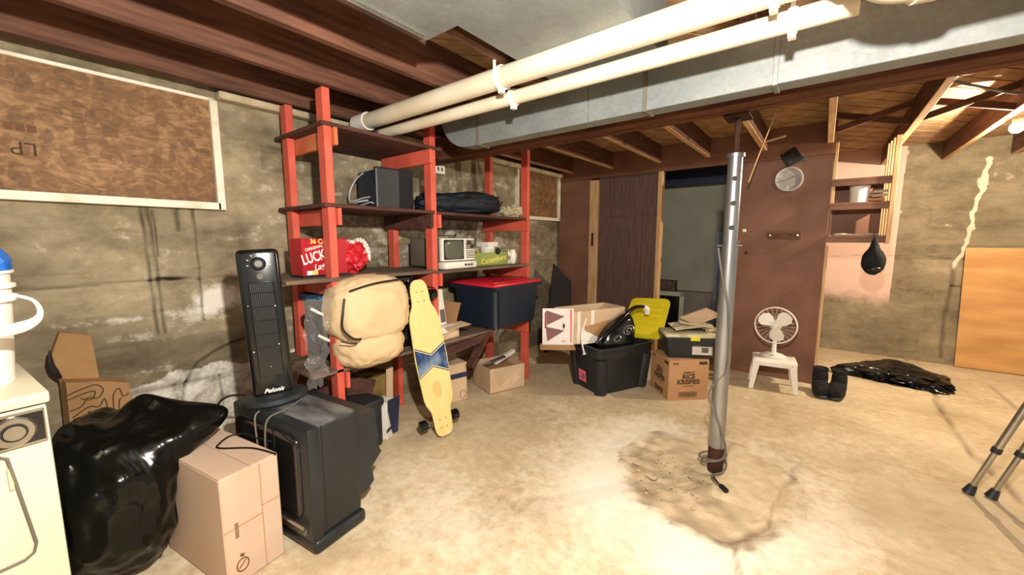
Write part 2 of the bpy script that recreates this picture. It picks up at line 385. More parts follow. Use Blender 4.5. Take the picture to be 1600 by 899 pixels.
def f_dark(p):
    x, y = p; r = patch_r(x, y); j = .02 * N3(x * 6, y * 6, 5)
    v = .5 * math.exp(-(poly_d((x + j, y + j), FCR) / .016) ** 2) + .35 * math.exp(-(poly_d((x + j, y), FC2) / .012) ** 2)
    v += .45 * math.exp(-(poly_d((x + 1.5 * j, y - j), JT) / .014) ** 2)
    if r < .98 and not (x > -.34 and y > 2.02): v += (.30 + .5 * N3(x * 11, y * 11, 2)) * (1 - .5 * max(0, min(1, (x + .3) * 4)))
    if .9 < r < 1.0 and x > -.34: v += .25 + .3 * N3(x * 14, y * 14, 6)
    v += .3 * gauss(p, (-2.4, 1.6), (.35, .8)) + .25 * gauss(p, (.5, 2.6), (.4, .35)) + .3 * gauss(p, (1.4, 3.5), (.7, 1.6)) + .2 * gauss(p, (-2.2, 3.6), (.4, .5))  # broad darker zones under the shelves, at the right and in the corner
    v += .2 * gauss(p, (-.93, 1.38), (.25, .13)) + .15 * gauss(p, (-1.45, 1.75), (.3, .1)) + .12 * gauss(p, (.2, 1.7), (.2, .1)) + .3 * max(0, N3(x * 2.1, y * 2.1, 4)) + .5 * max(0, N3(x * 23, y * 23, 9) - .42)
    return v
def f_place(x, y):
    r = patch_r(x, y); z = 0.0
    if r < 1.25:
        t = max(0, min(1, (1.15 - r) / .25)); z = .012 * t
        if r < .92 and not (x > -.36 and y > 2.05): z -= .016 * min(1, (.92 - r) / .06) - .012 * N3(x * 20, y * 20, 3)
    z += .004 * N3(x * 1.5, y * 1.5, 7)
    z -= .012 * math.exp(-(poly_d((x, y), FCR) / .012) ** 2) + .01 * math.exp(-(poly_d((x + .02 * N3(x * 6, y * 6, 5), y), JT) / .012) ** 2)
    return (x, y, z - .002)
xs = axis([(-2.62, -1.2, .045), (-1.2, .3, .018), (.3, 1.4, .03), (1.4, 3.6, .12)])
ys = axis([(-1.6, .2, .1), (.2, 1.4, .04), (1.4, 2.9, .018), (2.9, 5.9, .04)])
grid('floor', xs, ys, f_place, {'white': f_white, 'dark': f_dark}, floor_m)
# left wall: u = y, v = z
CR = [(-.6, 1.04), (-.04, 1.045), (.122, 1.042), (.291, 1.047), (.464, 1.055), (.579, 1.046), (.757, 1.043), (1.017, 1.036), (1.9, 1.04), (4.3, 1.05)]
CR2 = [(.45, .2), (.48, .35), (.509, .493), (.571, .589), (.676, .647), (.739, .671), (.9, .7)]
DR = [([(.408, 1.433), (.415, 1.1), (.422, .78)], .006), ([(.431, 1.432), (.445, 1.1), (.449, .781)], .006), ([(.451, 1.39), (.457, 1.17)], .004), ([(.61, 1.439), (.613, 1.1), (.611, .821)], .006), ([(.545, 1.434), (.541, 1.299)], .008),
      ([(.47, .45), (.475, .2)], .006), ([(.66, .5), (.665, .3)], .006)]
def w_dark(p):
    y, z = p; v = .4 * math.exp(-(poly_d((y, z + .006 * N3(y * 14, 0, 1)), CR) / .005) ** 2)
    v += .9 * math.exp(-((y - .5) / .06) ** 2 - ((z - 1.053) / .012) ** 2) + .7 * math.exp(-(poly_d((y, z), CR2) / .005) ** 2)
    for pts, wd in DR:
        if abs(y - pts[0][0]) < .06: v += (.5 + .3 * N3(y * 9, z * 9, 3)) * math.exp(-(poly_d((y + .004 * N3(z * 12, 1, 5), z), pts) / (wd * 1.4)) ** 2)
    v += .3 * gauss(p, (.5, 1.38), (.16, .07)) + .4 * gauss(p, (.82, 1.3), (.05, .16)) + .3 * gauss(p, (.55, .7), (.25, .07)) + .35 * gauss(p, (.45, .5), (.3, .02)) + .38 * gauss(p, (-.25, 1.0), (.5, .8)) + .15 * gauss(p, (.25, .7), (.25, .12))  # widest spot: moist brown stain plus light falloff at far left, painted darker
    v += .12 * max(0, N3(y * 3, z * 9, 2)) + .2 * math.exp(-((z % .2 - .1) / .004) ** 2) * (.5 + N3(y * 2, z * 5, 7))
    return v
def w_white(p):
    y, z = p
    v = 1.0 * gauss(p, (.69, .93), (.11, .06)) + .5 * gauss(p, (.58, .86), (.12, .045)) + .33 * gauss(p, (.35, .77), (.16, .04)) + .3 * gauss(p, (.25, .87), (.2, .02)) + (.5 if .2 < y < 1.1 and z < .56 + .05 * N3(y * 7, 3) - .25 * max(0, .45 - y) else 0) * (1 - math.exp(-((y - .2) / .12) ** 2)) + .3 * gauss(p, (.38, .38), (.16, .09)) + .35 * gauss(p, (.42, .6), (.15, .03)) + .4 * gauss(p, (.74, 1.75), (.015, .12))
    v += .35 * gauss(p, (1.3, .3), (.35, .15)) + .5 * gauss(p, (2.9, .35), (.5, .16)) + .35 * gauss(p, (2.4, .4), (.3, .1)) + .15 * gauss(p, (2.2, 1.5), (1.4, .5)) + .22 * gauss(p, (2.5, 1.1), (1.6, .6)) + .12 * gauss(p, (.35, 1.25), (.2, .06))
    return v
def w_pink(p):
    return .0
def w_place(y, z): return (WX + .010 * N3(y * 1.2, z * 6, 3) + .003 * N3(y * 9, z * 14, 6) - .02 * math.exp(-(poly_d((y, z), CR2) / .006) ** 2) - .01 * math.exp(-(poly_d((y, z), CR) / .006) ** 2), y, z)
ys = axis([(-1.6, -.2, .1), (-.2, .95, .0075), (.95, 5.8, .05)])
zs = axis([(-.02, .2, .04), (.2, 1.45, .0085), (1.45, 2.25, .05)])
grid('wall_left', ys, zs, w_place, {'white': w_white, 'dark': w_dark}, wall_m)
# back wall: u = x, v = z
B1 = [(1.16, 2.0), (1.16, 1.964), (1.131, 1.643), (1.104, 1.281), (1.028, .968)]
B2 = [(1.028, .968), (1.03, .796), (1.009, .45), (1.023, .055)]
B3 = [(.085, 1.07), (.52, 1.083), (.8, 1.09), (1.017, 1.06)]
def b_dark(p):
    x, z = p; j = .01 * N3(x * 9, z * 9, 2)
    v = .5 * math.exp(-(poly_d((x + j, z), B2) / .012) ** 2) + .45 * math.exp(-(poly_d((x, z + j * .5), B3) / .008) ** 2) + .5 * math.exp(-(seg_d(p, (1.03, .796), (1.12, .79)) / .01) ** 2)
    v += .25 * gauss(p, (.85, .85), (.18, .12)) + .2 * gauss(p, (.9, 1.35), (.3, .02)) + .25 * gauss(p, (.6, .3), (.5, .08)) + .3 * math.exp(-((z % .22 - .1) / .007) ** 2) * (.4 + N3(x * 2, z * 4, 7)) + .15 * max(0, N3(x * 3, z * 8, 3)) + .3 * gauss(p, (1.3, .9), (.3, 1.2))
    return v
def b_white(p):
    x, z = p; d = poly_d((x + .03 * N3(x * 13, z * 13, 2), z), B1)
    return 1.1 * math.exp(-(d / (.017 + .014 * N3(z * 7, 2))) ** 2) * (1 if z > .8 else 0) + .35 * gauss(p, (.64, .47), (.09, .02)) + .4 * gauss(p, (1.6, 1.9), (.5, .25)) + .3 * gauss(p, (.95, 1.4), (.04, .1))
def b_pink(p):
    x, z = p; e = .6 + .012 * N3(z * 12, 4)
    return (1.0 if (-.2 < x < e and z > .75 + .15 * N3(x * 6, 2) and z < (1.93 if x > .36 else 1.3)) else (max(0, .75 * (z - .38) / .37) if -.2 < x < e and z > .38 else 0.0))
xs = axis([(-2.7, 0, .12), (0, 1.6, .014), (1.6, 3.6, .08)])
zs = axis([(-.02, 2.25, .016)])
grid('wall_back', xs, zs, lambda x, z: (x, BY + .01 * N3(x * 1.2, z * 6, 3) + .018 * math.exp(-(poly_d((x, z), B2) / .015) ** 2), z), {'white': b_white, 'dark': b_dark, 'pink': b_pink}, back_m)

# ceiling: sheathing boards laid diagonally, joists under them
cb = B(); cb.lim(-2.75, 3.7, -1.7, 5.9, SZ + .02, SZ + .05); ceil = cb.done('ceiling', wood_old['x'], kind='structure')
def clip(poly, f):
    out = []
    for i in range(len(poly)):
        a, b = poly[i], poly[(i + 1) % len(poly)]; fa, fb = f(a), f(b)
        if fa >= 0: out.append(a)
        if fa * fb < 0: t = fa / (fa - fb); out.append((a[0] + (b[0] - a[0]) * t, a[1] + (b[1] - a[1]) * t))
    return out
u = (math.sin(R(41)), math.cos(R(41))); nrm = (-u[1], u[0]); pw = .136
for k in range(-46, 46):
    o0 = k * pw; q = []
    for a, b in ((-9, 0), (9, 0), (9, pw - .012), (-9, pw - .012)):
        q.append((u[0] * a + nrm[0] * (o0 + b), u[1] * a + nrm[1] * (o0 + b)))
    q = clip(q, lambda p: p[0] + 2.6); q = clip(q, lambda p: 3.6 - p[0]); q = clip(q, lambda p: p[1] + 1.0); q = clip(q, lambda p: 5.8 - p[1])
    if len(q) < 3: continue
    b = B(); b.prism(q, .02, Matrix.Translation((0, 0, SZ + random.uniform(0, .003)))); b.done('board', plank_m, ceil)
def joist(x, y0, y1, z0, m, h=None, t=.04):
    b = B(); b.lim(x - t / 2, x + t / 2, y0, y1, z0, SZ, .003); o = b.done('joist', m, ceil)
    if y0 > 2:
        o.data.materials.append(wood_new['y'])
        for f in o.data.polygons:
            if f.normal.z < -.5: f.material_index = 1
    return o
for x in (-2.44, -2.0, -1.575, -1.14, -.70, -.27, .17, .6, 1.04, 1.5): joist(x, -1.4, 2.2, JZ, wood_old['y'])
for x in (-2.4, -1.9, -1.38, -.925, -.47): joist(x, 2.2, PY, JF, wood_old['y'])
for x in (-.017, .43, .87, 1.30, 1.75, 2.2): joist(x, 2.2, 5.74, JF, wood_old['y'])
# end blocks and cross bridging
def bridging(x0, x1, y):
    for s in (0, 1):
        b = B(); z0, z1 = (SZ - .03, JF + .02) if s else (JF + .02, SZ - .03)
        b.bar((x0, y + s * .045, z0), (x1, y + s * .045, z1), .02, .04); b.done('cross_brace', wood_old['x'], ceil)
bridging(.45, .85, 3.8); bridging(.003, .41, 3.85); bridging(.89, 1.28, 3.7)
b = B(); b.lim(-2.6, .02, PY - .035, PY + .0, 1.945, SZ); hdr = b.done('trim_1', panel_m, kind='structure')
b = B(); b.lim(-2.59, -2.55, -1.4, 4.2, 2.06, SZ); b.done('trim_2', wood_old['y'], kind='structure')
b = B(); b.lim(-2.6, -2.52, .75, 4.2, 1.985, 2.03, .01); b.done('trim_3', stone_m, kind='structure')

# partition wall with doorway and dark room behind it
b = B(); b.lim(-2.58, -2.16, PY, PY + .02, 0, 1.96); b.done('wall_partition_left', panel_m, kind='structure')
b = B(); b.lim(-2.16, -2.055, PY - .03, PY + .03, 0, 1.925, .004)
o = b.done('trim_4', wood_new['z'], kind='structure')
b = B(); b.lim(-1.382, -1.34, PY - .04, PY + .05, 0, 1.945, .003); b.done('trim_5', wood_new['z'], kind='structure')
dr = B(); dr.lim(-2.055, -1.382, PY + .01, PY + .035, 0, 1.95); door = dr.done('door_1', door_m, kind='structure')
for k in range(4):
    x = -2.03 + k * .16
    b = B(); b.lim(x, x + .15, PY + .002, PY + .012, .02, 1.5, .004); b.done('door_panel', door_m, door)
b = B(); b.lim(-2.03, -1.40, PY + .0, PY + .012, 1.52, 1.93, .004); b.done('door_panel', door_m, door)
b = B(); b.lim(-2.125, -2.10, PY - .036, PY - .028, 1.18, 1.33, .002); b.done('latch_plate', rust_m, door)
b = B(); b.lim(-.64, .015, PY, PY + .018, 0, 2.2); b.lim(-.64, -.60, PY + .018, PY + .1, 0, 1.96); b.done('wall_partition', panel_m, kind='structure')
b = B(); b.lim(.012, .034, PY - .006, PY + .02, .02, 1.2, .003); b.done('trim_6', wood_new['z'], kind='structure')
b = B(); b.lim(-.005, .015, PY + .02, BY - .02, 0, 2.2); b.done('wall_light_blocker', panel_m, kind='structure')  # unseen side wall, added to keep bulb light out of the dark room
b = B(); b.lim(-2.58, -.01, BY - .06, BY - .03, .56, 2.2); b.done('wall_room', room_m, kind='structure')
b = B(); b.lim(-2.58, -.01, BY - .09, BY - .03, -.01, .552, .004); b.done('wall_room_low', roomlow_m, kind='structure')
b = B(); b.lim(-2.0, -.2, 5.35, 5.39, 1.93, 2.12, .004); b.done('trim_7', navycard, kind='structure')
# boarded windows on the left wall
def window(name, y0, y1, z0, z1, left=True):
    b = B(); b.lim(WX - .03, WX + .018, y0, y1, z0, z1); wn = b.done(name, osb_m, kind='structure')
    fw = .032
    for i, (a, c, d, e) in enumerate(((y0 - .02, y1, z0 - .025, z0 + .012), (y1 - .012, y1 + .022, z0 - .025, z1), (y0, y1 + .01, z1 - .004, z1 + .012))):
        b = B(); b.lim(WX, WX + (.045 if i < 2 else .03), a, c, d, e, .002); b.done('frame_board', white_paint, wn)
    if left:
        b = B(); b.lim(WX, WX + .04, y0 - .02, y0 + .012, z0, z1, .002); b.done('frame_board', white_paint, wn)
    return wn
w1 = window('window_1', -1.0, .725, 1.435, 1.975, False)
w2 = window('window_2', 3.37, 4.18, 1.50, 1.99)
m = frame((WX + .0195, .075, 1.62), (0, -1, 0), (0, 0, -1))
text('LP', .075, m, ink_m, w1, 'stencil'); 
m = frame((WX + .0195, .06, 1.70), (0, -1, 0), (0, 0, -1))
b = B()
for x0, x1 in ((-.055, -.03), (-.024, .0), (.006, .03)): b.prism([(x0, -.014), (x1, -.014), (x1, .014), (x0, .014)], .0006, m)
b.done('smudged_stencil', ink_l, w1)
# duct, plenum, beam, pipes
t = thing('support_beam', 'long dark built-up wooden beam running above the steel post', 'beam', (-.4, 2.15, 1.85))
for y0, y1, z in ((2.075, 2.125, 1.85), (2.128, 2.178, 1.856), (2.181, 2.231, 1.852)):
    b = B(); b.lim(-2.58, 3.4, y0, y1, z, 2.01, .004); b.done('timber', beam_m, t, True)
t = thing('rectangular_duct', 'long galvanized rectangular duct with rounded end behind the white pipes', 'duct', (-.4, 1.79, 1.8))
def arc_profile():
    # elbow side outline in (x, z), rounded lower-left corner
    pts = [(-1.63, 2.0)]; pts.append((-1.63, 1.803))
    for k in range(9):
        a = R(270 - k * 90 / 8); pts.append((-1.715 + .235 * math.cos(a), 2.04 + .237 * math.sin(a)))
    return pts
mxz = Matrix(((1, 0, 0, 0), (0, 0, 1, 0), (0, 1, 0, 0), (0, 0, 0, 1)))
def duct_seg(x0, x1):
    b = B(); b.lim(x0, x1, 1.75, 1.838, 1.803, 2.005, .002); return b.done('duct_section', duct_m, t, True)
for a, c in ((-1.628, -.925), (-.922, -.652), (-.648, -.18), (-.176, 1.1), (1.104, 3.0)): duct_seg(a, c)
b = B(); mm = mxz.copy(); mm.translation = (0, 1.75, 0); b.prism(arc_profile(), .088, mm); b.done('duct_elbow', duct_m, t, True)
for x in (-1.63, -.65, -.18):
    b = B(); b.lim(x - .008, x + .008, 1.744, 1.844, 1.798, 2.006, .001); b.done('drive_cleat', cable_m if x < -.3 else duct_m, t, True)
t = thing('supply_plenum', 'wide flat galvanized plenum box under the joists at the top of the picture', 'duct', (-.9, .7, 1.985))
b = B(); b.prism([(-1.215, .1), (-.56, .1), (-.56, 1.74), (-1.05, 1.74), (-1.05, 1.03), (-1.215, 1.03)], .2, Matrix.Translation((0, 0, 1.985))); b.done('plenum_body', duct_m, t, True)
b = B(); b.lim(-1.222, -1.19, .2, 1.0, 1.972, 1.985, .002); b.lim(-1.222, -1.216, .2, 1.03, 1.972, 2.12); b.lim(-1.222, -1.0, .1, .69, 1.979, 1.985); b.done('seam_lip', silver, t, True)
def pipe(nm, lab, pts, r, hang):
    t = thing(nm, lab, 'pipe', pts[0]); b = B(); b.tube(pts, r, 28); b.done('pipe_run', pvc_m, t, True, True)
    for x, p in hang:
        y, z = pts[0][1], pts[0][2] + (pts[1][2] - pts[0][2]) * (x - pts[0][0]) / (pts[1][0] - pts[0][0])
        b = B(); b.tube([(x - .012, y, z), (x + .012, y, z)], r + .006, 24); b.bar((x, y - r - .003, z), (x, y - r - .003, 2.02), .012, .004, (0, 1, 0)); b.lim(x - .01, x + .01, y - .012, y + .012, z - r - .02, z - r); b.done('pipe_hanger', white_pl, t, True, True)
    return t
p1 = pipe('drain_pipe', 'thicker upper white plastic drain pipe slung across the ceiling', [(-2.29, 1.40, 1.955), (1.6, 1.40, 1.95)], .0445, ((-1.16, 0), (-.16, 0)))
b = B(); b.tube([(-2.31, 1.4, 1.955), (-2.19, 1.4, 1.955)], .052, 28); b.tube([(-2.43, 1.4, 1.945), (-2.37, 1.4, 1.95), (-2.31, 1.4, 1.955)], [.02, .024, .05], 20); b.done('coupling', white_pl, p1, True, True)
p2 = pipe('vent_pipe', 'thinner lower white plastic pipe beside the galvanized duct', [(-2.25, 1.50, 1.905), (.03, 1.50, 1.895)], .031, ((-1.17, 0), (-.12, 0)))
b = B(); b.tube([(-2.27, 1.5, 1.905), (-2.2, 1.5, 1.905)], .038, 24); b.done('coupling', cable_m, p2, True, True)
t = thing('pipe_elbow', 'large white plastic pipe elbow with a small red sticker, right end of the pipes', 'pipe', (.1, 1.4, 1.8))
b = B(); b.tube([(-.04, 1.23, 1.955), (.02, 1.28, 1.90)], .056, 28); b.tube([(.02, 1.28, 1.90), (.05, 1.31, 1.87), (.09, 1.34, 1.855), (.14, 1.365, 1.855)], .049, 28, 4); b.tube([(.125, 1.36, 1.855), (.165, 1.375, 1.857)], .055, 28); b.done('fitting', pvc_m, t, True, True)
b = B(); b.tube([(.15, 1.37, 1.857), (1.5, 1.42, 1.89)], .042, 28); b.done('pipe_run', pvc_m, t, True, True)
b = B(); b.tube([(.108, 1.349, 1.855), (.124, 1.357, 1.855)], .0503, 60, caps=False); bmesh.ops.delete(b.bm, geom=[f for f in b.bm.faces if not (f.calc_center_median().z < 1.825 and f.calc_center_median().y < 1.335)], context='FACES'); b.done('sticker', redc_m, t, True)

# adjustable steel post with cord
t = thing('steel_post', 'adjustable steel jack post with three holes standing on broken concrete', 'post', (-.375, 2.27, 0))
CXY = (-.375, 2.27)
b = B(); b.tube([(CXY[0], CXY[1], .0), (CXY[0], CXY[1], .14)], .0385, 28); b.done('rusty_foot', rust_m, t, True, True, label='rusty brown lower end of the post')
b = B(); b.tube([(CXY[0], CXY[1], .14), (CXY[0], CXY[1], 1.22)], .038, 32); b.done('lower_tube', steel_m, t, True, True)
b = B(); b.tube([(CXY[0], CXY[1], 1.21), (CXY[0], CXY[1], 1.66)], .033, 32); b.done('upper_tube', steel_m, t, True, True)
b = B(); b.lathe([(.042, 1.655), (.042, 1.672), (.036, 1.672)], 28, Matrix.Translation((CXY[0], CXY[1], 0))); b.done('cap_ring', steel_m, t, True, True)
b = B(); b.tube([(CXY[0], CXY[1], 1.67), (CXY[0], CXY[1], 1.84)], .012, 16); b.done('jack_screw', rust_m, t, True, True)
b = B(); b.lim(-.43, -.32, 2.2, 2.34, 1.842, 1.85); b.done('top_plate', rust_m, t, True)
vd = Vector((.25, -1, 0)).normalized()
for z in (1.55, 1.43, 1.31):
    c = Vector((CXY[0], CXY[1], z)) + vd * .0325
    b = B(); b.tube([c - vd * .004, c + vd * .0015], .0125, 16); b.done('hole', wall_dark, t, True)
b = B(); b.tube([(-.335, 2.27, 1.235), (-.332, 2.268, 1.245)], .004, 8); b.tube([(-.43, 2.26, 1.22), (-.32, 2.28, 1.222)], .0035, 8); b.done('pin', steel_m, t, True)
b = B(); b.tube([(-.42, 2.235, 1.21), (-.40, 2.228, 1.1), (-.365, 2.225, .95), (-.345, 2.235, .8), (-.34, 2.24, .6), (-.42, 2.23, .45), (-.395, 2.225, .36), (-.35, 2.226, .25), (-.325, 2.235, .15), (-.345, 2.228, .09), (-.40, 2.222, .075), (-.45, 2.24, .07), (-.44, 2.29, .075), (-.36, 2.325, .09), (-.325, 2.28, .10), (-.35, 2.225, .085), (-.42, 2.215, .06), (-.44, 2.26, .045), (-.40, 2.31, .05), (-.33, 2.30, .05), (-.33, 2.22, .03), (-.37, 2.17, .02), (-.34, 2.12, .016), (-.31, 2.10, .014)], .0055, 8, 5)
b.done('extension_cord', cable_m, None, smooth=True, label='grey cord wound around the foot of the steel post', cat='cord')
b = B(); b.tube([(-.36, 2.16, .018), (-.33, 2.12, .016), (-.30, 2.09, .016)], .006, 8, 4); b.tube([(-.315, 2.10, .02), (-.285, 2.07, .022)], .013, 8); b.done('cord_plug', cableb_m, None, smooth=True, label='black plug end of a cord lying in front of the steel post', cat='plug')
# broken mortar chips round the footing
random.seed(3)
def chip(b, k, s):
    a = random.uniform(0, 6.28); rr = random.uniform(.1, .95); x, y = -.55 + math.cos(a) * .28 * rr, 2.05 + math.sin(a) * .26 * rr
    if math.hypot(x + .375, y - 2.27) > .09: b.blob((x, y, .006), (s, s * .8, s * .45), .5, 2, 1, seed=k)
b = B()
for k in range(60): chip(b, k, random.uniform(.004, .012))
b.done('mortar_crumbs', stone_m, None, kind='stuff', label='scattered pale mortar crumbs in the broken concrete round the post foot', cat='rubble')
for (x, y, s, lab) in ((-.62, 1.99, .034, 'round flat mortar chip, largest one in the broken concrete left of the post'), (-.735, 2.06, .02, 'small pale mortar chip at the left edge of the broken concrete'), (-.70, 2.0, .014, 'tiny pale mortar chip between the largest chip and the left edge')):
    b = B(); b.blob((x, y, .006), (s, s * .8, s * .4), .4, 2, 2, seed=int(s * 1000)); b.done('rubble_chip', stone_m, None, label=lab, cat='rubble')
# ---------------- shelving unit ----------------
sh = thing('shelving_unit', 'red-painted home-made shelving unit with grey boards along the concrete wall', 'shelving', (-2.25, 1.9, 0))
PYS = ((1.03, 1.07), (1.715, 1.757), (2.765, 2.803))
for i, (a, c) in enumerate(PYS):
    b = B(); b.lim(-2.08, -2.01, a, c, 0, 2.008, .003); b.done('post', red_m, sh, True)
    b = B(); b.lim(-2.50, -2.43, a + .0, c + .0, 0, 2.008, .003); b.done('post', red_m, sh, True)
def rail(y0, y1, z, m): b = B(); b.lim(-2.51, -1.99, y0, y1, z - .088, z, .002); b.done('rail', m, sh, True)
rail(1.072, 1.092, 1.82, redw_m); rail(1.693, 1.713, 1.82, red_m)
rail(1.072, 1.092, 1.415, red_m); rail(1.693, 1.713, 1.415, shelf_dark); rail(1.759, 1.779, 1.415, red_m)
rail(1.072, 1.092, 1.03, red_m); rail(1.693, 1.713, 1.03, red_m); rail(1.759, 1.779, 1.03, red_m)
rail(1.072, 1.092, .53, red_m); rail(1.693, 1.713, .53, red_m); rail(1.759, 1.779, .53, red_m)
for z in (1.415, 1.02, .53): rail(2.743, 2.763, z, red_m)
def board(y0, y1, z, m=shelf_m, x0=-2.56, x1=-2.0, n=1):
    b = B(); b.lim(x0, x1, y0, y1, z, z + .02, .003); b.done('shelf_board', m, sh, True)
board(1.015, 1.80, 1.822, shelf_dark)
board(1.01, 1.735, 1.418, shelf_dark); board(1.74, 2.80, 1.418, shelf_dark, -2.56, -2.02)
board(.80, 1.735, 1.032, shelf_m, -2.30, -2.0); board(1.00, 1.735, 1.032, shelf_m, -2.56, -2.31); board(1.74, 2.80, 1.024, shelf_m)
board(.90, 1.735, .532, shelf_m, -2.3, -2.01); board(.95, 1.735, .532, shelf_m, -2.56, -2.31); board(1.74, 2.82, .532, shelf_m, -2.28, -2.0); board(1.74, 2.80, .532, shelf_m, -2.56, -2.29)
b = B(); b.bar((-2.02, 2.05, .30), (-2.02, 2.25, .53), .02, .07, (1, 0, 0)); b.bar((-2.02, 1.80, .47), (-2.02, 2.25, .50), .02, .06); b.done('corner_brace', shelf_dark, sh, True)
b = B(); b.bar((-2.38, .98, .43), (-2.15, 1.32, .30), .02, .16, (0, 0, 1)); b.done('fallen_board', shelf_dark, None, label='dark red-brown board lying at a slant under the left end of the lowest shelf', cat='board')

# top shelf / shelf 2 objects
t = thing('computer_monitor', 'dark blue-black boxy monitor with white cable on the upper left shelf', 'monitor', (-2.32, 1.52, 1.438), R(-4))
b = B(); b.box((.0, .05, .125), (.24, .24, .25), None, .012, 2); b.done('housing', navy_pl, t)
b = B(); b.box((.128, .05, .13), (.03, .27, .262), None, .01, 2); b.done('front_bezel', blk_pl, t)
b = B(); b.tube([(.05, -.09, .06), (.0, -.13, .05), (-.08, -.12, .04), (-.05, -.10, .03), (.06, -.09, .045), (.1, -.085, .04)], .0055, 8, 6); b.tube([(.06, -.085, .08), (.0, -.10, .075), (-.1, -.13, .06), (-.13, -.12, .12), (-.1, -.09, .2), (-.02, -.08, .235)], .0045, 8, 6); b.done('signal_cable', cablew_m, t, smooth=True, label='white cable')
b = B(); b.tube([(-.13, -.13, .02), (-.13, -.10, .02)], .028, 14); b.blob((-.06, -.11, .022), (.035, .03, .02), .1, 3, 2); b.done('cable_plug', blk_pl, t, smooth=True)
b = B(); b.blob((-2.40, 1.81, 1.49), (.09, .06, .055), .15, 3, 3, .8, zmin=1.439); b.done('grey_pouch', shelf_m, None, smooth=True, label='small grey-brown pouch lying right of the monitor on the upper shelf', cat='pouch')
t = thing('rolled_sleeping_bag', 'dark navy rolled sleeping bag on the upper right shelf', 'sleeping bag', (-2.2, 2.17, 1.438))
b = B(); b.blob((-2.2, 2.17, 1.525), (.13, .41, .088), .10, 3, 4, .75, zmin=1.44, ridge=.15, seed=2, pulls=((-2.2, 2.4, 1.6, 0, 0, .02, .2), (-2.2, 1.95, 1.61, 0, 0, -.025, .2))); b.done('roll', navy_cl, t, True, True)
b = B(); b.tube([(-2.075, 2.2, 1.54), (-2.072, 2.38, 1.53), (-2.085, 2.5, 1.54), (-2.11, 2.55, 1.56)], .006, 8, 4); b.tube([(-2.085, 2.1, 1.575), (-2.08, 2.3, 1.585), (-2.10, 2.5, 1.59)], .006, 8, 4); b.done('seam_fold', blk_soft, t, True, True)
b = B(); b.blob((-2.12, 2.68, 1.475), (.07, .12, .045), .5, 5, 4, 1, zmin=1.439, ridge=.3, seed=5, pulls=((-2.1, 2.74, 1.5, 0, .01, .05, .05),)); b.done('crumpled_rag', rag_m, None, smooth=True, label='crumpled cream knitted rag at the right end of the upper shelf', cat='rag')
t = thing('junction_box', 'small white electrical box on the concrete wall behind the shelving', 'electrical box', (-2.58, 2.27, 1.83))
b = B(); b.box((-2.57, 2.27, 1.83), (.05, .115, .07), None, .004); b.done('box_body', white_pl, t, True)
b = B(); b.box((-2.543, 2.25, 1.832), (.004, .02, .03), None, .001); b.box((-2.543, 2.29, 1.832), (.004, .02, .03), None, .001); b.done('outlet', cable_m, t, True)
# beer carton on shelf 3
t = thing('beer_carton', 'torn red lager carton with white and yellow lettering on the middle left shelf', 'carton', (-2.2, 1.03, 1.053), R(4))
b = B(); b.lim(-.03, .09, -.11, .15, 0, .205, .004); b.done('carton_body', redc_m, t)
fm = lambda y, z, x=.0915, tilt=0: frame((x, y, z), (0, math.cos(R(tilt)), math.sin(R(tilt))), (0, -math.sin(R(tilt)), math.cos(R(tilt))))
text('36 CANS', .034, fm(-.0, .188), yel_print, t, 'lettering', bold=.0008)
text('ORIGINAL', .022, fm(-.045, .155, tilt=14), white_print, t, 'lettering', bold=.0004)
text('LUCKY', .074, fm(-.035, .108, tilt=14), white_print, t, 'lettering', bold=.0016, sx=.68)
text('Lager', .045, fm(-.005, .058, tilt=14), white_print, t, 'lettering', bold=.0008, shear=.35)
b = B(); b.box((.0915, -.075, .024), (.001, .03, .022)); b.done('nutrition_print', white_print, t); b = B(); b.box((.0915, -.045, .024), (.001, .028, .022)); b.done('yellow_print', yel_print, t)
b = B(); b.lim(-.032, .0925, -.112, .15, 0, .012); b.done('bottom_band', wall_dark, t)
b = B(); b.blob((.02, .20, .10), (.10, .09, .10), .35, 3, 4, .9, zmin=.003, ridge=.35, seed=9); b.done('crushed_end', redbag_m, t, smooth=True)
b = B(); b.blob((.045, .19, .185), (.04, .05, .014), .4, 4, 3, 1, seed=3); b.done('white_flap', white_print, t, smooth=True)
b = B()
for k in range(14):
        a0, a1 = R(-20 + k * 14), R(-20 + (k + 1) * 14)
        b.bar((.0, .29 + .05 * math.cos(a0), .10 + .085 * math.sin(a0)), (.0, .29 + .05 * math.cos(a1), .10 + .085 * math.sin(a1)), .05, .006, (1, 0, 0))
b.done('torn_rim', white_print, t)
b = B(); b.prism([(.29 + .046 * math.cos(R(k * 24)), .10 + .08 * math.sin(R(k * 24))) for k in range(15)], .004, frame((-.02, 0, 0), (0, 1, 0), (0, 0, 1))); b.done('torn_opening', redc_m, t)
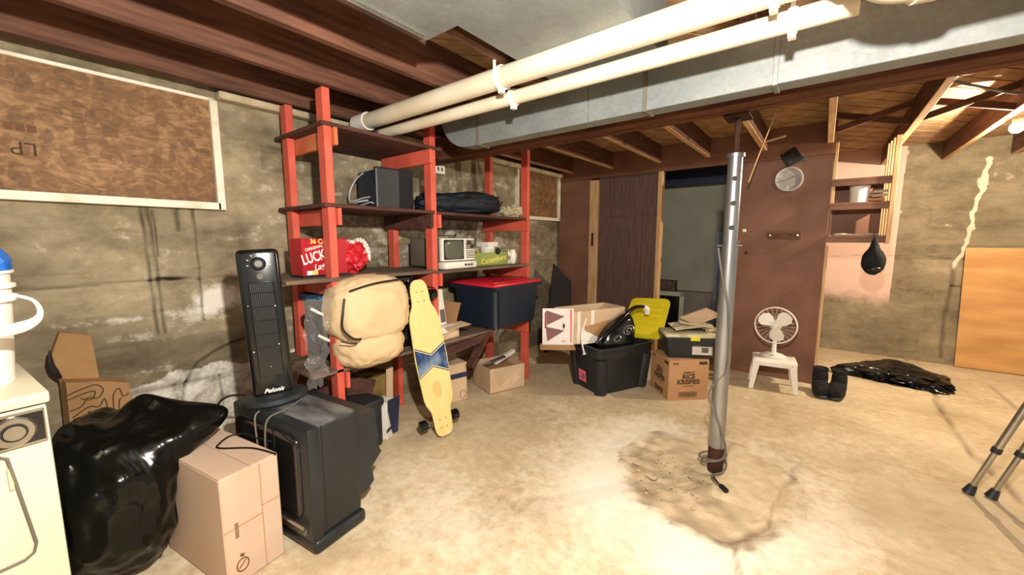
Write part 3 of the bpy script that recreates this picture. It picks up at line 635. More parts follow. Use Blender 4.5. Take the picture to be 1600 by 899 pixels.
# small tv
t = thing('portable_television', 'small beige portable television with chrome antenna on the middle right shelf', 'television', (-2.2, 1.99, 1.046), R(2))
b = B(); b.lim(-.20, .12, -.16, .16, .012, .215, .012, 2); b.done('housing', cable_m, t, smooth=True)
b = B(); b.lim(.115, .145, -.165, .168, .055, .215, .006, 2); b.done('front_frame', white_pl, t)
b = B(); b.lim(.10, .17, -.165, .168, .0, .05, .01, 2); b.done('control_shelf', white_pl, t, smooth=True)
b = B(); b.lim(.12, .1505, -.152, .055, .062, .208, .012, 2); b.done('screen_surround', wall_dark, t)
b = B(); b.blob((.143, -.048, .135), (.018, .094, .066), 0, 1, 4, .45); b.done('screen', glass_scr, t, smooth=True)
b = B(); b.lim(.145, .149, .07, .16, .135, .205); b.done('tuner_plate', silver, t)
for y, z in ((.10, .185), (.135, .16)):
    b = B(); b.tube([(.148, y, z), (.16, y, z)], .015, 16); b.done('tuner_knob', blk_pl, t, smooth=True)
for k in range(5):
    b = B(); b.lim(.145, .149, .075, .155, .072 + k * .012, .078 + k * .012); b.done('speaker_slot', cable_m, t)
for k in range(3):
    b = B(); b.tube([(.168, .04 + k * .032, .026), (.178, .04 + k * .032, .026)], .008, 12); b.done('control_knob', blk_pl, t, smooth=True)
b = B(); b.tube([(-.05, -.12, .232), (-.03, .14, .236)], .0032, 8); b.tube([(-.03, .14, .23), (-.03, .155, .245)], .008, 10); b.done('antenna', chrome, t, smooth=True)
# cucumber carton and small things
t = thing('cucumber_carton', 'green and cream fruit carton with yellow lettering beside the small television', 'carton', (-2.17, 2.37, 1.046), R(-3))
b = B(); b.lim(-.1, .1, -.2, .2, 0, .008); b.lim(-.1, -.095, -.2, .2, 0, .12); b.lim(.095, .1, -.2, .2, 0, .105); b.lim(-.1, .1, .195, .2, 0, .12); b.done('carton_body', green_m, t)
b = B(); b.lim(-.1, .1, -.204, -.198, 0, .13); b.done('end_panel', green_m, t)
text('Cucumbers', .062, frame((.1008, .03, .048), (0, 1, .12), (0, -.12, 1)), yel_print, t, 'lettering', bold=.001, sx=1.0)
b = B(); b.blob((.0, -.14, .135), (.07, .05, .03), .4, 4, 3, 1, ridge=.3, seed=4); b.done('crumpled_paper', rag_m, None, smooth=True, label='crumpled cream paper sticking out of the green carton', cat='paper')
pp = [o for o in C.objects if o.name == 'crumpled_paper'][0]; pp.location = (-2.17, 2.23, 1.13)
t2 = thing('white_tub', 'white plastic tub standing in the green fruit carton', 'tub', (-2.17, 2.43, 1.056))
b = B(); b.lathe([(.05, 0), (.062, .13), (.065, .16), (.06, .16), (.055, .02)], 24); b.done('tub_body', white_pl, t2, smooth=True)
b = B(); b.lathe([(.085, .14), (.09, .175), (.084, .175), (.08, .145)], 4, Matrix.Rotation(R(45), 4, 'Z')); b.done('tub_rim', white_pl, t2)
b = B(); b.tube([(-2.06, 2.43, 1.16), (-2.052, 2.43, 1.16)], .026, 18); b.done('black_tape_roll', cableb_m, None, smooth=True, label='small black round roll in front of the white tub', cat='tape')
for k, (y, lab, r_) in enumerate(((2.60, 'cream ceramic mug with a grey oval mark on the middle right shelf', .045), (2.70, 'small cream jug at the right end of the middle shelf', .03))):
    t = thing('mug' if k == 0 else 'small_jug', lab, 'mug' if k == 0 else 'jug', (-2.12, y, 1.046))
    b = B(); b.lathe([(r_ * .8, 0), (r_, .02), (r_ * 1.02, .09), (r_ * .7, .12), (r_ * .6, .12), (r_ * .85, .085), (r_ * .8, .01)], 24); b.done('cup_body', white_pl, t, smooth=True)
    b = B(); b.tube([(0, r_ * .9, .09), (0, r_ * 1.6, .08), (0, r_ * 1.6, .045), (0, r_ * .9, .03)], .006, 8, 5); b.done('handle', white_pl, t, smooth=True)
    if k == 0: b = B(); b.lathe([(.021, 0), (.015, .001), (.0001, .001)], 20, frame((r_ * 1.0, -.005, .055), (0, 1, 0), (0, 0, 1))); b.done('oval_mark', clockrim_m, t)

# comforter bulging out of the shelf bay
t = thing('folded_comforter', 'beige folded comforter with black piping bulging out of the left shelf bay', 'comforter', (-2.05, 1.22, .54))
b = B(); b.blob((-2.02, 1.232, .865), (.155, .232, .19), .05, 2.2, 5, .66, ridge=.05, seed=11)
b.done('upper_fold', puff_m, t, True, True)
b = B(); b.blob((-2.03, 1.232, .655), (.15, .205, .125), .05, 2.2, 5, .8, ridge=.06, seed=14, pulls=((-1.9, 1.0, .75, -.05, .0, 0, .08),)); b.done('lower_fold', puff_m, t, True, True)
b = B(); b.tube([(-1.88, 1.05, .99), (-1.87, 1.2, 1.02), (-1.88, 1.42, 1.03)], .005, 8, 6); b.tube([(-1.905, 1.035, .95), (-1.89, 1.015, .88), (-1.89, 1.01, .80), (-1.865, 1.05, .745), (-1.86, 1.09, .735)], .006, 8, 6); b.tube([(-1.9, 1.0, .735), (-1.88, 1.05, .715), (-1.88, 1.08, .712)], .004, 8, 4)
b.done('black_piping', cableb_m, t, True, True, label='black piping edge')
b = B(); b.blob((-2.06, 1.24, 1.015), (.13, .19, .02), .25, 3, 4, .8, ridge=.1, seed=6); b.done('top_fold', puff_m, t, True, True)
# things behind the comforter
t = thing('storage_tote', 'dark tote with a teal-blue lid on the lowest left shelf behind clear film', 'tote', (-2.33, 1.22, .552))
b = B(); b.lathe([(.19, 0), (.225, .33), (.235, .33), (.235, .345), (.19, .345)], 4, Matrix.Diagonal((.75, 1, 1, 1)) @ Matrix.Rotation(R(45), 4, 'Z')); b.done('tote_body', navy_pl, t)
b = B(); b.box((0, 0, .365), (.27, .36, .035), None, .008, 2); b.done('tote_lid', blue_lid, t, label='teal-blue lid')
for k, (y, z, lab) in enumerate(((1.10, .80, 'black and white roller skate, upper one beside the tote'), (1.13, .65, 'black and white roller skate, lower one on the lowest left shelf'))):
    t = thing('roller_skate', lab, 'skate', (-2.12, y - .06, z - .07), R(-15))
    b = B(); b.blob((0, 0, .09), (.045, .10, .05), .15, 3, 3, .8, pulls=((0, -.07, .1, 0, 0, .07, .06),)); b.done('boot', blk_soft, t, smooth=True)
    b = B(); b.tube([(.045, -.08, .16), (.05, -.02, .12), (.048, .04, .10), (.03, .09, .07)], .008, 8, 4); b.blob((.035, .05, .045), (.02, .03, .05), .2, 3, 2); b.done('white_strap', white_pl, t, smooth=True)
b = B(); b.blob((-2.16, 1.57, .78), (.1, .10, .25), .25, 3, 4, .8, ridge=.3, seed=8, zmin=.554); b.done('black_plastic_sack', bag_m, None, smooth=True, label='shiny black plastic sack between the beige comforter and the longboard', cat='bag')
# tote with red lid
t = thing('storage_tote', 'large dark navy tote with a red lid on the lowest right shelf', 'tote', (-2.14, 2.515, .554))
b = B(); m4 = Matrix.Diagonal((.96, 1.18, 1, 1)) @ Matrix.Rotation(R(45), 4, 'Z')
b.lathe([(.29, 0), (.325, .02), (.352, .31), (.366, .312), (.366, .34), (.34, .34)], 4, m4); bmesh.ops.bevel(b.bm, geom=[e for e in b.bm.edges if abs(e.verts[0].co.z - e.verts[1].co.z) > .2], offset=.04, segments=3, affect='EDGES'); b.done('tote_body', navy_pl, t, smooth=True)
b = B(); b.box((-.01, .0, .352), (.50, .62, .026), (0, R(1), 0), .010, 2); b.box((-.02, 0, .366), (.42, .54, .010), (0, R(1), 0), .004, 2); b.done('tote_lid', redlid_m, t, smooth=True, label='bright red lid')
b = B(); b.box((.215, .18, .352), (.03, .11, .03), None, .008, 2); b.done('lid_clip', cable_m, t)
t = thing('cardboard_tray', 'open cardboard tray with raised flap on the lowest shelf right of the longboard', 'box', (-2.12, 1.85, .554), R(3))
b = B(); b.lim(-.1, .1, -.1, .1, 0, .008); b.lim(.094, .1, -.1, .1, 0, .085); b.lim(-.1, -.094, -.1, .1, 0, .085); b.lim(-.1, .1, -.1, -.094, 0, .085); b.lim(-.1, .1, .094, .1, 0, .085); b.done('tray_body', card_b, t)
b = B(); b.box((.13, .03, .10), (.1, .22, .004), (0, R(6), 0)); b.done('front_flap', card_b, t); b = B(); b.box((-.02, .14, .16), (.15, .004, .16), (R(-22), 0, 0)); b.done('side_flap', card_m, t)
t = thing('phone_cradle', 'cream plastic desk phone cradle standing in the cardboard tray', 'phone', (-2.09, 1.82, .60), R(8))
b = B(); b.box((0, 0, .15), (.035, .115, .32), (0, R(-8), 0), .012, 2); b.box((.04, 0, .035), (.12, .15, .05), None, .012, 2); b.done('cradle_body', white_pl, t, smooth=True)
b = B(); b.box((.026, .015, .12), (.012, .045, .09), (0, R(-8), 0), .004); b.done('recess', cable_m, t)

# ---------------- floor things under the shelves ----------------
def carton(nm, lab, loc, rz, s, mat, tape=None, cat='box', open_=False, group=None):
    t = thing(nm, lab, cat, loc, rz, group)
    w_, d_, h_ = s
    b = B()
    if open_:
        q = .005
        b.lim(-w_/2, w_/2, -d_/2, d_/2, 0, q); b.lim(w_/2 - q, w_/2, -d_/2, d_/2, 0, h_); b.lim(-w_/2, -w_/2 + q, -d_/2, d_/2, 0, h_); b.lim(-w_/2, w_/2, -d_/2, -d_/2 + q, 0, h_); b.lim(-w_/2, w_/2, d_/2 - q, d_/2, 0, h_)
    else:
        b.lim(-w_/2, w_/2, -d_/2, d_/2, 0, h_ - .002, .004)
    b.done('carton_body', mat, t)
    if not open_:
        for s_ in (-1, 1):
            b = B(); b.lim(-w_/2 + .001, w_/2 - .001, s_ * .002, s_ * (d_/2 - .001), h_ - .002, h_ + .002, .001); b.done('top_flap', mat, t)
    if tape: b = B(); b.lim(-w_/2 - .001, w_/2 + .001, -d_/2 - .001, d_/2 + .001, *tape[0]); b.done('printed_tape', tape[1], t, label='dark printed tape band')
    return t
t = carton('cardboard_box', 'closed cardboard box with a dark tape band under the shelf, right of the longboard', (-2.30, 2.06, 0), R(-14), (.30, .22, .30), card_b, ((.185, .225), navycard))
b = B(); b.tube([(.1505, .05, .02), (.1505, .05, .07), (.1505, .09, .075), (.1505, .095, .03), (.1505, .06, .015)], .002, 6, 3); b.done('printed_symbol', ink_m, t)
t = carton('cardboard_box', 'open-topped cardboard box on the floor beneath the red-lidded tote', (-2.13, 2.52, 0), R(-20), (.30, .34, .205), card_b, open_=True)
b = B(); b.lim(-.15, .14, -.15, .16, .15, .155); b.done('inner_flap', card_m, t); b = B(); b.box((-.02, -.10, .206), (.03, .12, .002), (R(5), 0, 0)); b.box((.1515, -.10, .17), (.001, .035, .03)); b.box((.1515, .02, .185), (.001, .06, .006)); b.done('packing_tape', card_l, t)
b = B(); b.bar((-2.16, 2.50, .19), (-2.12, 2.72, .262), .035, .03); b.done('white_stick', white_pl, None, label='short white stick resting on the open cardboard box', cat='stick')
b = B(); b.bar((-2.20, 2.40, .19), (-2.13, 2.60, .235), .05, .01); b.done('clear_sheet', cable_m, None, label='small grey sheet leaning in the open cardboard box', cat='sheet')
t = carton('patterned_box', 'olive brown patterned box under the shelf below the beige comforter', (-2.32, 1.38, .22), R(12), (.2, .28, .14), olive_m)
t = carton('cardboard_box', 'plain cardboard box carrying the olive patterned box under the shelf', (-2.36, 1.38, 0), R(6), (.24, .28, .22), card_m)
b = B(); b.box((-2.17, 1.455, .21), (.02, .05, .42), (0, R(2), R(20)), .001); b.done('cream_card', card_b, None, label='narrow upright cream card piece right of the olive box', cat='card')
t = thing('hard_case', 'black plastic case lying behind the big television', 'case', (-2.13, 1.20, 0), R(8))
b = B(); b.box((0, 0, .13), (.22, .20, .26), None, .02, 2); b.done('case_body', blk_pl, t, smooth=True)
b = B(); b.box((0, 0, .28), (.24, .22, .05), None, .015, 2); b.done('case_lid', blk_pl, t, smooth=True)
t = thing('navy_carton', 'small navy and white carton standing open behind the big television', 'carton', (-2.12, 1.36, 0), R(30))
b = B(); b.box((0, .02, .12), (.10, .10, .24), None, .002); b.done('carton_body', white_print, t); b = B(); b.box((.06, .03, .13), (.004, .10, .25), (0, R(6), R(-20))); b.box((.0515, 0, .06), (.002, .09, .02)); b.done('navy_flap', navycard, t, label='navy blue printed flap')

# longboard
Bo, To = Vector((-1.80, 1.60, .02)), Vector((-1.985, 1.555, 1.0)); yd = (To - Bo).normalized(); xd = Vector((.30, 1, 0)); xd = (xd - yd * xd.dot(yd)).normalized()
t = thing('longboard', 'maple longboard with a blue marbled band leaning against the shelving', 'longboard', Bo)
mb = frame(Bo, xd, yd); L_ = (To - Bo).length
def half(v):  # half width along length 0..1
    pts = [(0, .028), (.012, .044), (.035, .055), (.07, .06), (.14, .062), (.17, .066), (.215, .088), (.25, .097), (.5, .107), (.75, .097), (.79, .088), (.835, .066), (.86, .06), (.93, .058), (.965, .052), (.988, .04), (1, .02)]
    for (a, p), (c, q) in zip(pts, pts[1:]):
        if a <= v <= c: return p + (q - p) * (v - a) / (c - a)
    return .02
vs_ = [0, .012, .035, .07, .14, .17, .19, .215, .25, .35, .5, .65, .75, .79, .81, .835, .86, .93, .965, .988, 1]
ol = [(half(v), v * L_) for v in vs_] + [(-half(v), v * L_) for v in reversed(vs_)]
b = B(); b.prism(ol, .012, mb); b.done('deck', maple_m, t, True)
def chevron(y0, y1, z, mat, nm, pt=.05, inset=0):
    h = .101; b = B(); n = 8
    top = [(-half(y1 + 0) if False else -h, (y1) * L_ + 0), (0, y1 * L_ - pt), (h, y1 * L_)]
    bot = [(h, y0 * L_ - pt), (0, y0 * L_), (-h, y0 * L_ - pt)]
    b.prism(top + bot, .001, mb @ Matrix.Translation((0, 0, z))); return b.done(nm, mat, t, True)
marble_m = M('blue_marble_print', '#1f3660', '#8ea6c0', 9, .35, lo=.48, hi=.75, stretch=(1, 1, .5), detail=6)
chevron(.445, .585, .012, wall_dark, 'black_outline', .055); chevron(.452, .578, .0125, white_print, 'white_outline', .055); chevron(.457, .573, .013, wall_dark, 'inner_outline', .055); chevron(.460, .570, .0135, marble_m, 'marbled_band', .055)
b = B()
for v in (.055, .11, .865, .925):
    for x in (-.02, .02): b.tube([mb @ Vector((x, v * L_, .012)), mb @ Vector((x, v * L_, .0135))], .0035, 8)
b.done('bolt_head', wall_dark, t, True)
b = B(); b.prism([(.03 * math.cos(R(k * 20)), .30 * L_ + .055 * math.sin(R(k * 20))) for k in range(18)], .0004, mb @ Matrix.Translation((0, 0, .012))); b.done('worn_spot', M('worn_varnish', '#cfae6e', '#d8bd7c', 12, .5), t, True)
for v in (.085, .895):
    tr = B(); tr.bar(mb @ Vector((0, (v - .035) * L_, -.006)), mb @ Vector((0, (v + .035) * L_, -.006)), .05, .01, mb.to_3x3() @ Vector((0, 0, 1))); tr.tube([mb @ Vector((0, v * L_, -.005)), mb @ Vector((0, v * L_, -.05))], .016, 12); tr.tube([mb @ Vector((-.10, v * L_, -.052)), mb @ Vector((.10, v * L_, -.052))], .009, 12); tk = tr.done('truck', cable_m, t, True, True)
    for s_ in (-1, 1):
        b = B(); b.tube([mb @ Vector((s_ * .085, v * L_, -.052)), mb @ Vector((s_ * .09, v * L_, -.052)), mb @ Vector((s_ * .13, v * L_, -.052)), mb @ Vector((s_ * .135, v * L_, -.052))], [.028, .034, .034, .028], 20); b.tube([mb @ Vector((s_ * .134, v * L_, -.052)), mb @ Vector((s_ * .137, v * L_, -.052))], .014, 14); b.done('wheel', blk_gl, t, True, True)

# ---------------- big television, heater, carton, bags, washer ----------------
t = thing('crt_television', 'large black tube television standing on end beside the cardboard box', 'television', (-1.5, .655, 0), R(8))
# local: x- = along the screen face towards the wall, y = depth
b = B(); b.lim(-.55, 0, .0, .215, .055, .525, .02, 3); b.done('housing', dust_m, t, smooth=True)
b = B(); b.lim(-.56, .012, -.02, .225, 0, .058, .018, 3); b.done('side_base', blk_pl, t, smooth=True)
b = B(); b.lim(-.555, .004, -.022, .03, .05, .527, .012, 2); b.done('front_bezel', blk_pl, t, smooth=True)
b = B(); b.blob((-.29, -.020, .31), (.24, .014, .18), 0, 1, 4, .25); b.done('screen', glass_dk, t, smooth=True)
b = B(); b.lim(-.42, -.04, -.030, -.015, .072, .105, .006, 2); b.done('control_strip', cable_m, t)
b = B(); b.tube([(-.46, -.03, .16), (-.3, -.05, .13), (-.15, -.05, .135), (-.03, -.035, .115)], .007, 8, 4); b.done('trim_edge', silver, t, smooth=True)
b = B(); b.prism([(.215, .10), (.215, .50), (.24, .47), (.33, .47), (.345, .33), (.335, .30), (.36, .25), (.30, .20), (.31, .13), (.27, .10)], .48, frame((-.515, 0, 0), (0, 1, 0), (0, 0, 1)) @ Matrix.Translation((0, 0, 0)), .0); b.done('rear_housing', blk_pl, t)
b = B(); b.lim(-.0005, .0012, .036, .040, .058, .52); b.done('seam_line', wall_dark, t)
b = B(); b.tube([(-.33, -.02, .53), (-.32, -.045, .51), (-.30, -.052, .40), (-.29, -.05, .2)], .0035, 8, 5); b.tube([(-.30, .15, .532), (-.25, .05, .53), (-.24, -.03, .525), (-.24, -.05, .46), (-.25, -.05, .3)], .0035, 8, 5); b.done('power_cable', cable_m, None, smooth=True, label='grey cord hanging down over the big black television', cat='cord')
hc = [o for o in C.objects if o.name.startswith('power_cable')][-1]; mt = Matrix.Translation((-1.5, .655, 0)) @ Matrix.Rotation(R(8), 4, 'Z'); hc.location = mt @ hc.location; hc.rotation_euler = (0, 0, R(8))
# heater: faces +x a little towards the camera, leans slightly
t = thing('tower_heater', 'black tower heater with a round dial standing on the big television', 'heater', (-1.915, .685, .526), rot=(R(2.2), R(0), R(-19)))
b = B(); b.lathe([(.0, 0), (.125, 0), (.135, .012), (.13, .03), (.09, .045), (.0, .048)], 36, Matrix.Diagonal((.8, 1, 1, 1)), cap=False); b.done('base', blk_pl, t, smooth=True)
b = B(); b.lim(-.05, .055, -.078, .078, .04, .685, .02, 3); b.done('body', blk_gl, t, smooth=True)
b = B(); b.lim(.050, .060, -.047, .047, .13, .545, .004); b.done('grille_recess', blk_pl, t)
for k in range(13):
    y = -.043 + k * .0068; b = B(); b.lim(.058, .0625, y, y + .0035, .13, .545); b.done('grille_bar', blk_gl, t)
for k in range(6): b = B(); b.lim(.058, .066, -.046, .046, .20 + k * .06, .204 + k * .06); b.done('cross_bar', blk_gl, t)
b = B(); b.lim(.058, .068, -.049, .049, .50, .504); b.lim(.058, .068, -.049, -.046, .12, .55); b.lim(.058, .068, .046, .049, .12, .55); b.done('grille_frame', blk_gl, t)
b = B(); b.tube([(.055, 0, .625), (.062, 0, .625), (.078, 0, .625)], [.028, .028, .023], 28); b.done('dial_ring', blk_gl, t, smooth=True)
b = B(); b.tube([(.076, .0, .625), (.084, 0, .625)], .014, 20); b.done('dial_cap', chrome, t, smooth=True, label='shiny dial cap')
b = B()
for k in range(7): a = R(-100 + k * 33); b.bar((.0558, math.sin(a) * .037, .625 + math.cos(a) * .037), (.0558, math.sin(a) * .044, .625 + math.cos(a) * .044), .0025, .001, (1, 0, 0))
b.done('dial_mark', white_print, t)
b = B(); b.tube([(.054, 0, .57), (.059, 0, .57)], .012, 16); b.done('indicator', cable_m, t, smooth=True)
text('Pelonis', .026, frame((.0565, 0, .065), (0, 1, 0), (0, 0, 1)), white_print, t, 'lettering', shear=.4, bold=.0006)
b = B()
for (y, z, r_) in ((.042, .44, .003), (-.055, .25, .003), (.04, .27, .003), (.0, .175, .002), (-.055, .45, .002)): b.blob((.066, y, z), (r_ * .4, r_, r_), 0, 1, 1)
b.done('paint_fleck', white_print, t)
b = B(); b.tube([(-2.05, .62, .535), (-2.10, .56, .535), (-2.12, .52, .50), (-2.16, .50, .40)], .005, 8, 5); b.done('heater_cord', cableb_m, None, smooth=True, label='black heater cord running off the back of the big television', cat='cord')
# clear film
b = B(); NU, NV = 14, 26
vv = [[b.bm.verts.new((-1.985 + .05 * N3(u * 3, v * 4, 1) - .03 * abs(N3(u * 7, v * 5, 4)) - .10 * (v / NV) ** 2 * 0, .865 + (.15 - .07 * v / NV) * u / NU + .02 * N3(v * .35, 2, 7), .955 - .46 * v / NV + .03 * N3(u * .5, 4, 2))) for u in range(NU + 1)] for v in range(NV + 1)]
for v in vv:
    for p in v: p.co.x += .035 * N3(p.co.y * 16, p.co.z * 9, 3) + .015 * N3(p.co.y * 40, p.co.z * 22, 8)
for a in range(NV):
    for c in range(NU): b.bm.faces.new((vv[a][c], vv[a][c + 1], vv[a + 1][c + 1], vv[a + 1][c]))
b.done('clear_plastic_film', clear_m, None, smooth=True, angle=180, label='crumpled clear plastic film hanging between the tower heater and the red post', cat='film')
# box in front
t = carton('cardboard_box', 'tall closed cardboard box in the foreground between the black bag and the television', (-1.815, .43, 0), R(10), (.45, .205, .425), card_l)
# local: front face is y-, right face x+
for s_ in (0,):
    b = B(); b.lim(.2255, .2265, .03, .033, 0, .42); b.lim(.2255, .2265, -.10, .03, .22, .223); b.lim(.2255, .2265, .03, .10, .25, .253); b.done('crease', card_m, t)
b = B()
for k in range(7): b.box((.2262, -.06, .185 + k * .0085), (.0008, .012, .005))
b.done('faded_print', ink_l, t)
b = B(); b.tube([(.2262, -.05 + .020 * math.cos(R(k * 20)), .07 + .024 * math.sin(R(k * 20))) for k in range(19)], .0022, 6); b.tube([(.2262, -.062, .062), (.2262, -.04, .082)], .0018, 6); b.tube([(.2262, -.045, .105), (.2262, -.055, .112)], .005, 6); b.done('printed_symbol', ink_l, t)
b = B(); b.tube([(-1.60, .56, .43), (-1.72, .52, .43), (-1.82, .44, .43), (-1.86, .45, .431), (-1.90, .50, .431), (-1.87, .545, .431), (-1.80, .56, .431), (-1.74, .575, .435), (-1.70, .61, .41), (-1.70, .62, .33)], .0038, 8, 6); b.done('power_cable', cableb_m, None, smooth=True, label='thin black cord looped on top of the foreground cardboard box', cat='cord')
# bin bag
b = B(); b.blob((-2.08, .160, .295), (.26, .19, .30), .08, 1.8, 6, .80, ridge=.10, seed=31, zmin=.0,
    pulls=((-2.02, .27, .57, .0, .0, .10, .07), (-1.96, .31, .50, .06, .20, .045, .10), (-2.0, .05, .58, 0, -.02, .05, .06), (-2.08, .15, .60, 0, 0, -.05, .06), (-1.85, .1, .3, .03, 0, 0, .2)))
b.done('bin_bag', bag_m, None, smooth=True, label='large full black bin bag between the washer and the cardboard box', cat='bag')
# paper bag
t = thing('paper_bag', 'brown paper bag with a wavy line drawing standing behind the black bin bag', 'paper bag', (-2.50, .17, 0), R(6))
b = B(); b.prism([(-.10, .0), (.10, .0), (.105, .60), (.03, .63), (-.085, .66)], .12, frame((-.06, 0, 0), (0, 1, 0), (0, 0, 1))); b.done('bag_body', paper_m, t)
b = B(); b.prism([(-.085, .62), (.03, .60), (.02, .83), (-.07, .86), (-.10, .77)], .03, frame((-.055, 0, 0), (0, 1, 0), (0, 0, 1))); b.done('back_panel', paper_m, t)
b = B(); b.tube([(-.018, -.105, .79), (-.018, -.108, .74), (-.018, -.10, .70), (-.018, -.085, .665)], [.003, .009, .012, .005], 8, 4); b.done('torn_slot', wall_dark, t, smooth=True)
sq = B(); X_ = .0608
for pts in ([(-.085, .54), (-.04, .555), (.0, .56), (.02, .53), (.0, .50), (-.03, .51), (-.05, .48), (-.085, .47)], [(-.085, .52), (-.03, .535), (-.005, .53), (-.02, .50), (-.05, .515)], [(-.08, .44), (-.03, .47), (.0, .46), (.02, .49), (.025, .44), (.01, .40), (-.02, .42), (-.05, .44)], [(-.07, .40), (-.04, .42), (-.01, .38), (.02, .36)], [(.04, .38), (.045, .44), (.05, .50), (.07, .52), (.08, .48), (.10, .49)], [(.06, .38), (.065, .46), (.075, .475)], [(-.03, .45), (-.02, .43), (-.04, .43), (-.03, .45)]):
    sq.tube([(X_, y, z + .065) for y, z in pts], .0022, 6, 5)
sq.done('wavy_drawing', ink_m, t, smooth=True, label='dark wavy line drawing')

# washer (local: x+ = right along the front, y = back to the wall)
t = thing('washing_machine', 'cream enamel washing machine with a silver dial at the left edge', 'washer', (-1.403, .024, 0), R(6))
b = B(); b.lim(-.60, -.006, -.62, -.004, .012, .868, .006, 2); b.done('cabinet', cream_pl, t, smooth=True)
b = B(); b.lim(-.61, .004, -.63, .002, .872, .90, .006, 2); b.done('lid_top', cream_pl, t, smooth=True)
b = B(); b.lim(-.006, .003, -.50, -.010, .785, .862, .002); pn = b.done('control_panel', glass_dk, t, label='black control panel with a silver rim')
b = B()
for q in ((-.50, -.010, .857, .862), (-.50, -.010, .785, .789), (-.013, -.010, .785, .862)): b.lim(.001, .005, *q, .0005)
b.done('panel_rim', chrome, pn)
dm = frame((.003, -.058, .823), (0, 1, 0), (0, 0, 1))
b = B(); b.lathe([(.034, 0), (.034, .006), (.030, .010), (.0205, .010), (.0205, 0)], 40, dm); b.done('dial_skirt', silver, t, smooth=True)
b = B(); b.lathe([(.0205, 0), (.0205, .012), (.017, .012), (.017, .0)], 32, dm); b.done('dial_ring', wall_dark, t)
b = B(); b.lathe([(.017, 0), (.016, .016), (.0001, .016)], 32, dm, cap=False); b.done('dial_knob', silver, t)
for k in range(2):
    b = B(); b.lathe([(.03, 0), (.028, .02), (.0001, .021)], 24, frame((.003, -.2 - .1 * k, .823), (0, 1, 0), (0, 0, 1))); b.done('dial_knob', silver, t, smooth=True)
b = B(); b.tube([(.0, -.50, .775), (.0, -.085, .775), (.0, -.072, .765), (.0, -.065, .70), (.0, -.05, .545), (.0, -.055, .525), (.0, -.07, .515), (.0, -.50, .50)], .0028, 8); b.done('door_seam', cable_m, t)
b = B(); b.lim(-.006, .0005, -.075, -.068, .69, .74); b.done('paper_label', card_b, t)
for x in (-.55, -.06):
    for y in (-.56, -.06): b = B(); b.tube([(x, y, 0), (x, y, .02)], .018, 12); b.done('foot', blk_pl, t)
t = thing('plastic_pail', 'white plastic pail with a wire handle standing on the washing machine', 'pail', (-1.60, -.125, .90))
b = B(); b.lathe([(.104, 0), (.118, .20), (.128, .202), (.128, .214), (.119, .216), (.120, .232), (.127, .234), (.127, .242), (.119, .244), (.121, .268), (.127, .270), (.127, .276), (.119, .276), (.10, .012)], 48); b.done('pail_body', white_pl, t, smooth=True)
b = B(); b.tube([(.03, .118, .215), (.07, .150, .20), (.13, .155, .17), (.16, .125, .150), (.17, .05, .14), (.165, -.02, .135)], [.004, .004, .006, .013, .013, .012], 12, 5); b.done('handle', white_pl, t, smooth=True)
b = B(); b.blob((-1.60, -.052, 1.192), (.07, .052, .055), .1, 3, 4, 1); b.done('blue_scoop', blue_pl, None, smooth=True, label='bright blue plastic piece poking out of the white pail', cat='scoop')

# ---------------- middle heap ----------------
# open black tote
t = thing('storage_tote', 'large open black tote with a pink sticker on the floor in the middle', 'tote', (-1.385, 3.13, 0), R(65))
def tote_ring(z, w_, d_, r_=.06, off=0):
    pts = []
    for (cx, cy, a0) in ((w_ - r_, d_ - r_, 0), (-w_ + r_, d_ - r_, 90), (-w_ + r_, -d_ + r_, 180), (w_ - r_, -d_ + r_, 270)):
        for k in range(5): a = R(a0 + k * 22.5); pts.append((cx + r_ * math.cos(a), cy + r_ * math.sin(a), z))
    return pts
def shell(b, rings):
    rr = [[b.bm.verts.new(p) for p in r_] for r_ in rings]; n = len(rr[0])
    for i in range(len(rr) - 1):
        for k in range(n): b.bm.faces.new((rr[i][k], rr[i][(k + 1) % n], rr[i + 1][(k + 1) % n], rr[i + 1][k]))
    b.bm.faces.new(rr[0][::-1]); b.bm.faces.new(rr[-1])
b = B(); shell(b, [tote_ring(0, .245, .17), tote_ring(.30, .275, .195), tote_ring(.302, .283, .203), tote_ring(.37, .288, .207), tote_ring(.372, .30, .22), tote_ring(.392, .30, .22), tote_ring(.392, .285, .20), tote_ring(.02, .24, .16)])
b.done('tote_body', blk_pl, t, smooth=True)
for sx in (-1, 1):
    b = B(); b.box((sx * .30, 0, .352), (.05, .17, .03), None, .008, 2); b.done('tote_handle', blk_pl, t, smooth=True)
for sx in (-1, 1):
    for sy in (-1, 1): b = B(); b.tube([(sx * .215, sy * .145, .0), (sx * .24, sy * .17, .30)], .052, 16); b.done('corner_rib', blk_pl, t, smooth=True)
b = B(); b.box((-.2655, .03, .11), (.001, .10, .10), (0, R(-5.7), 0)); b.done('pink_sticker', pink_m, t, label='pink sticker with a dark emblem')
b = B(); b.tube([(-.2665, .015, .108), (-.268, .015, .108)], .022, 10); b.tube([(-.2665, .015, .108), (-.2662, .015, .16)], .003, 6); b.done('sticker_emblem', pinkprint_m, t)
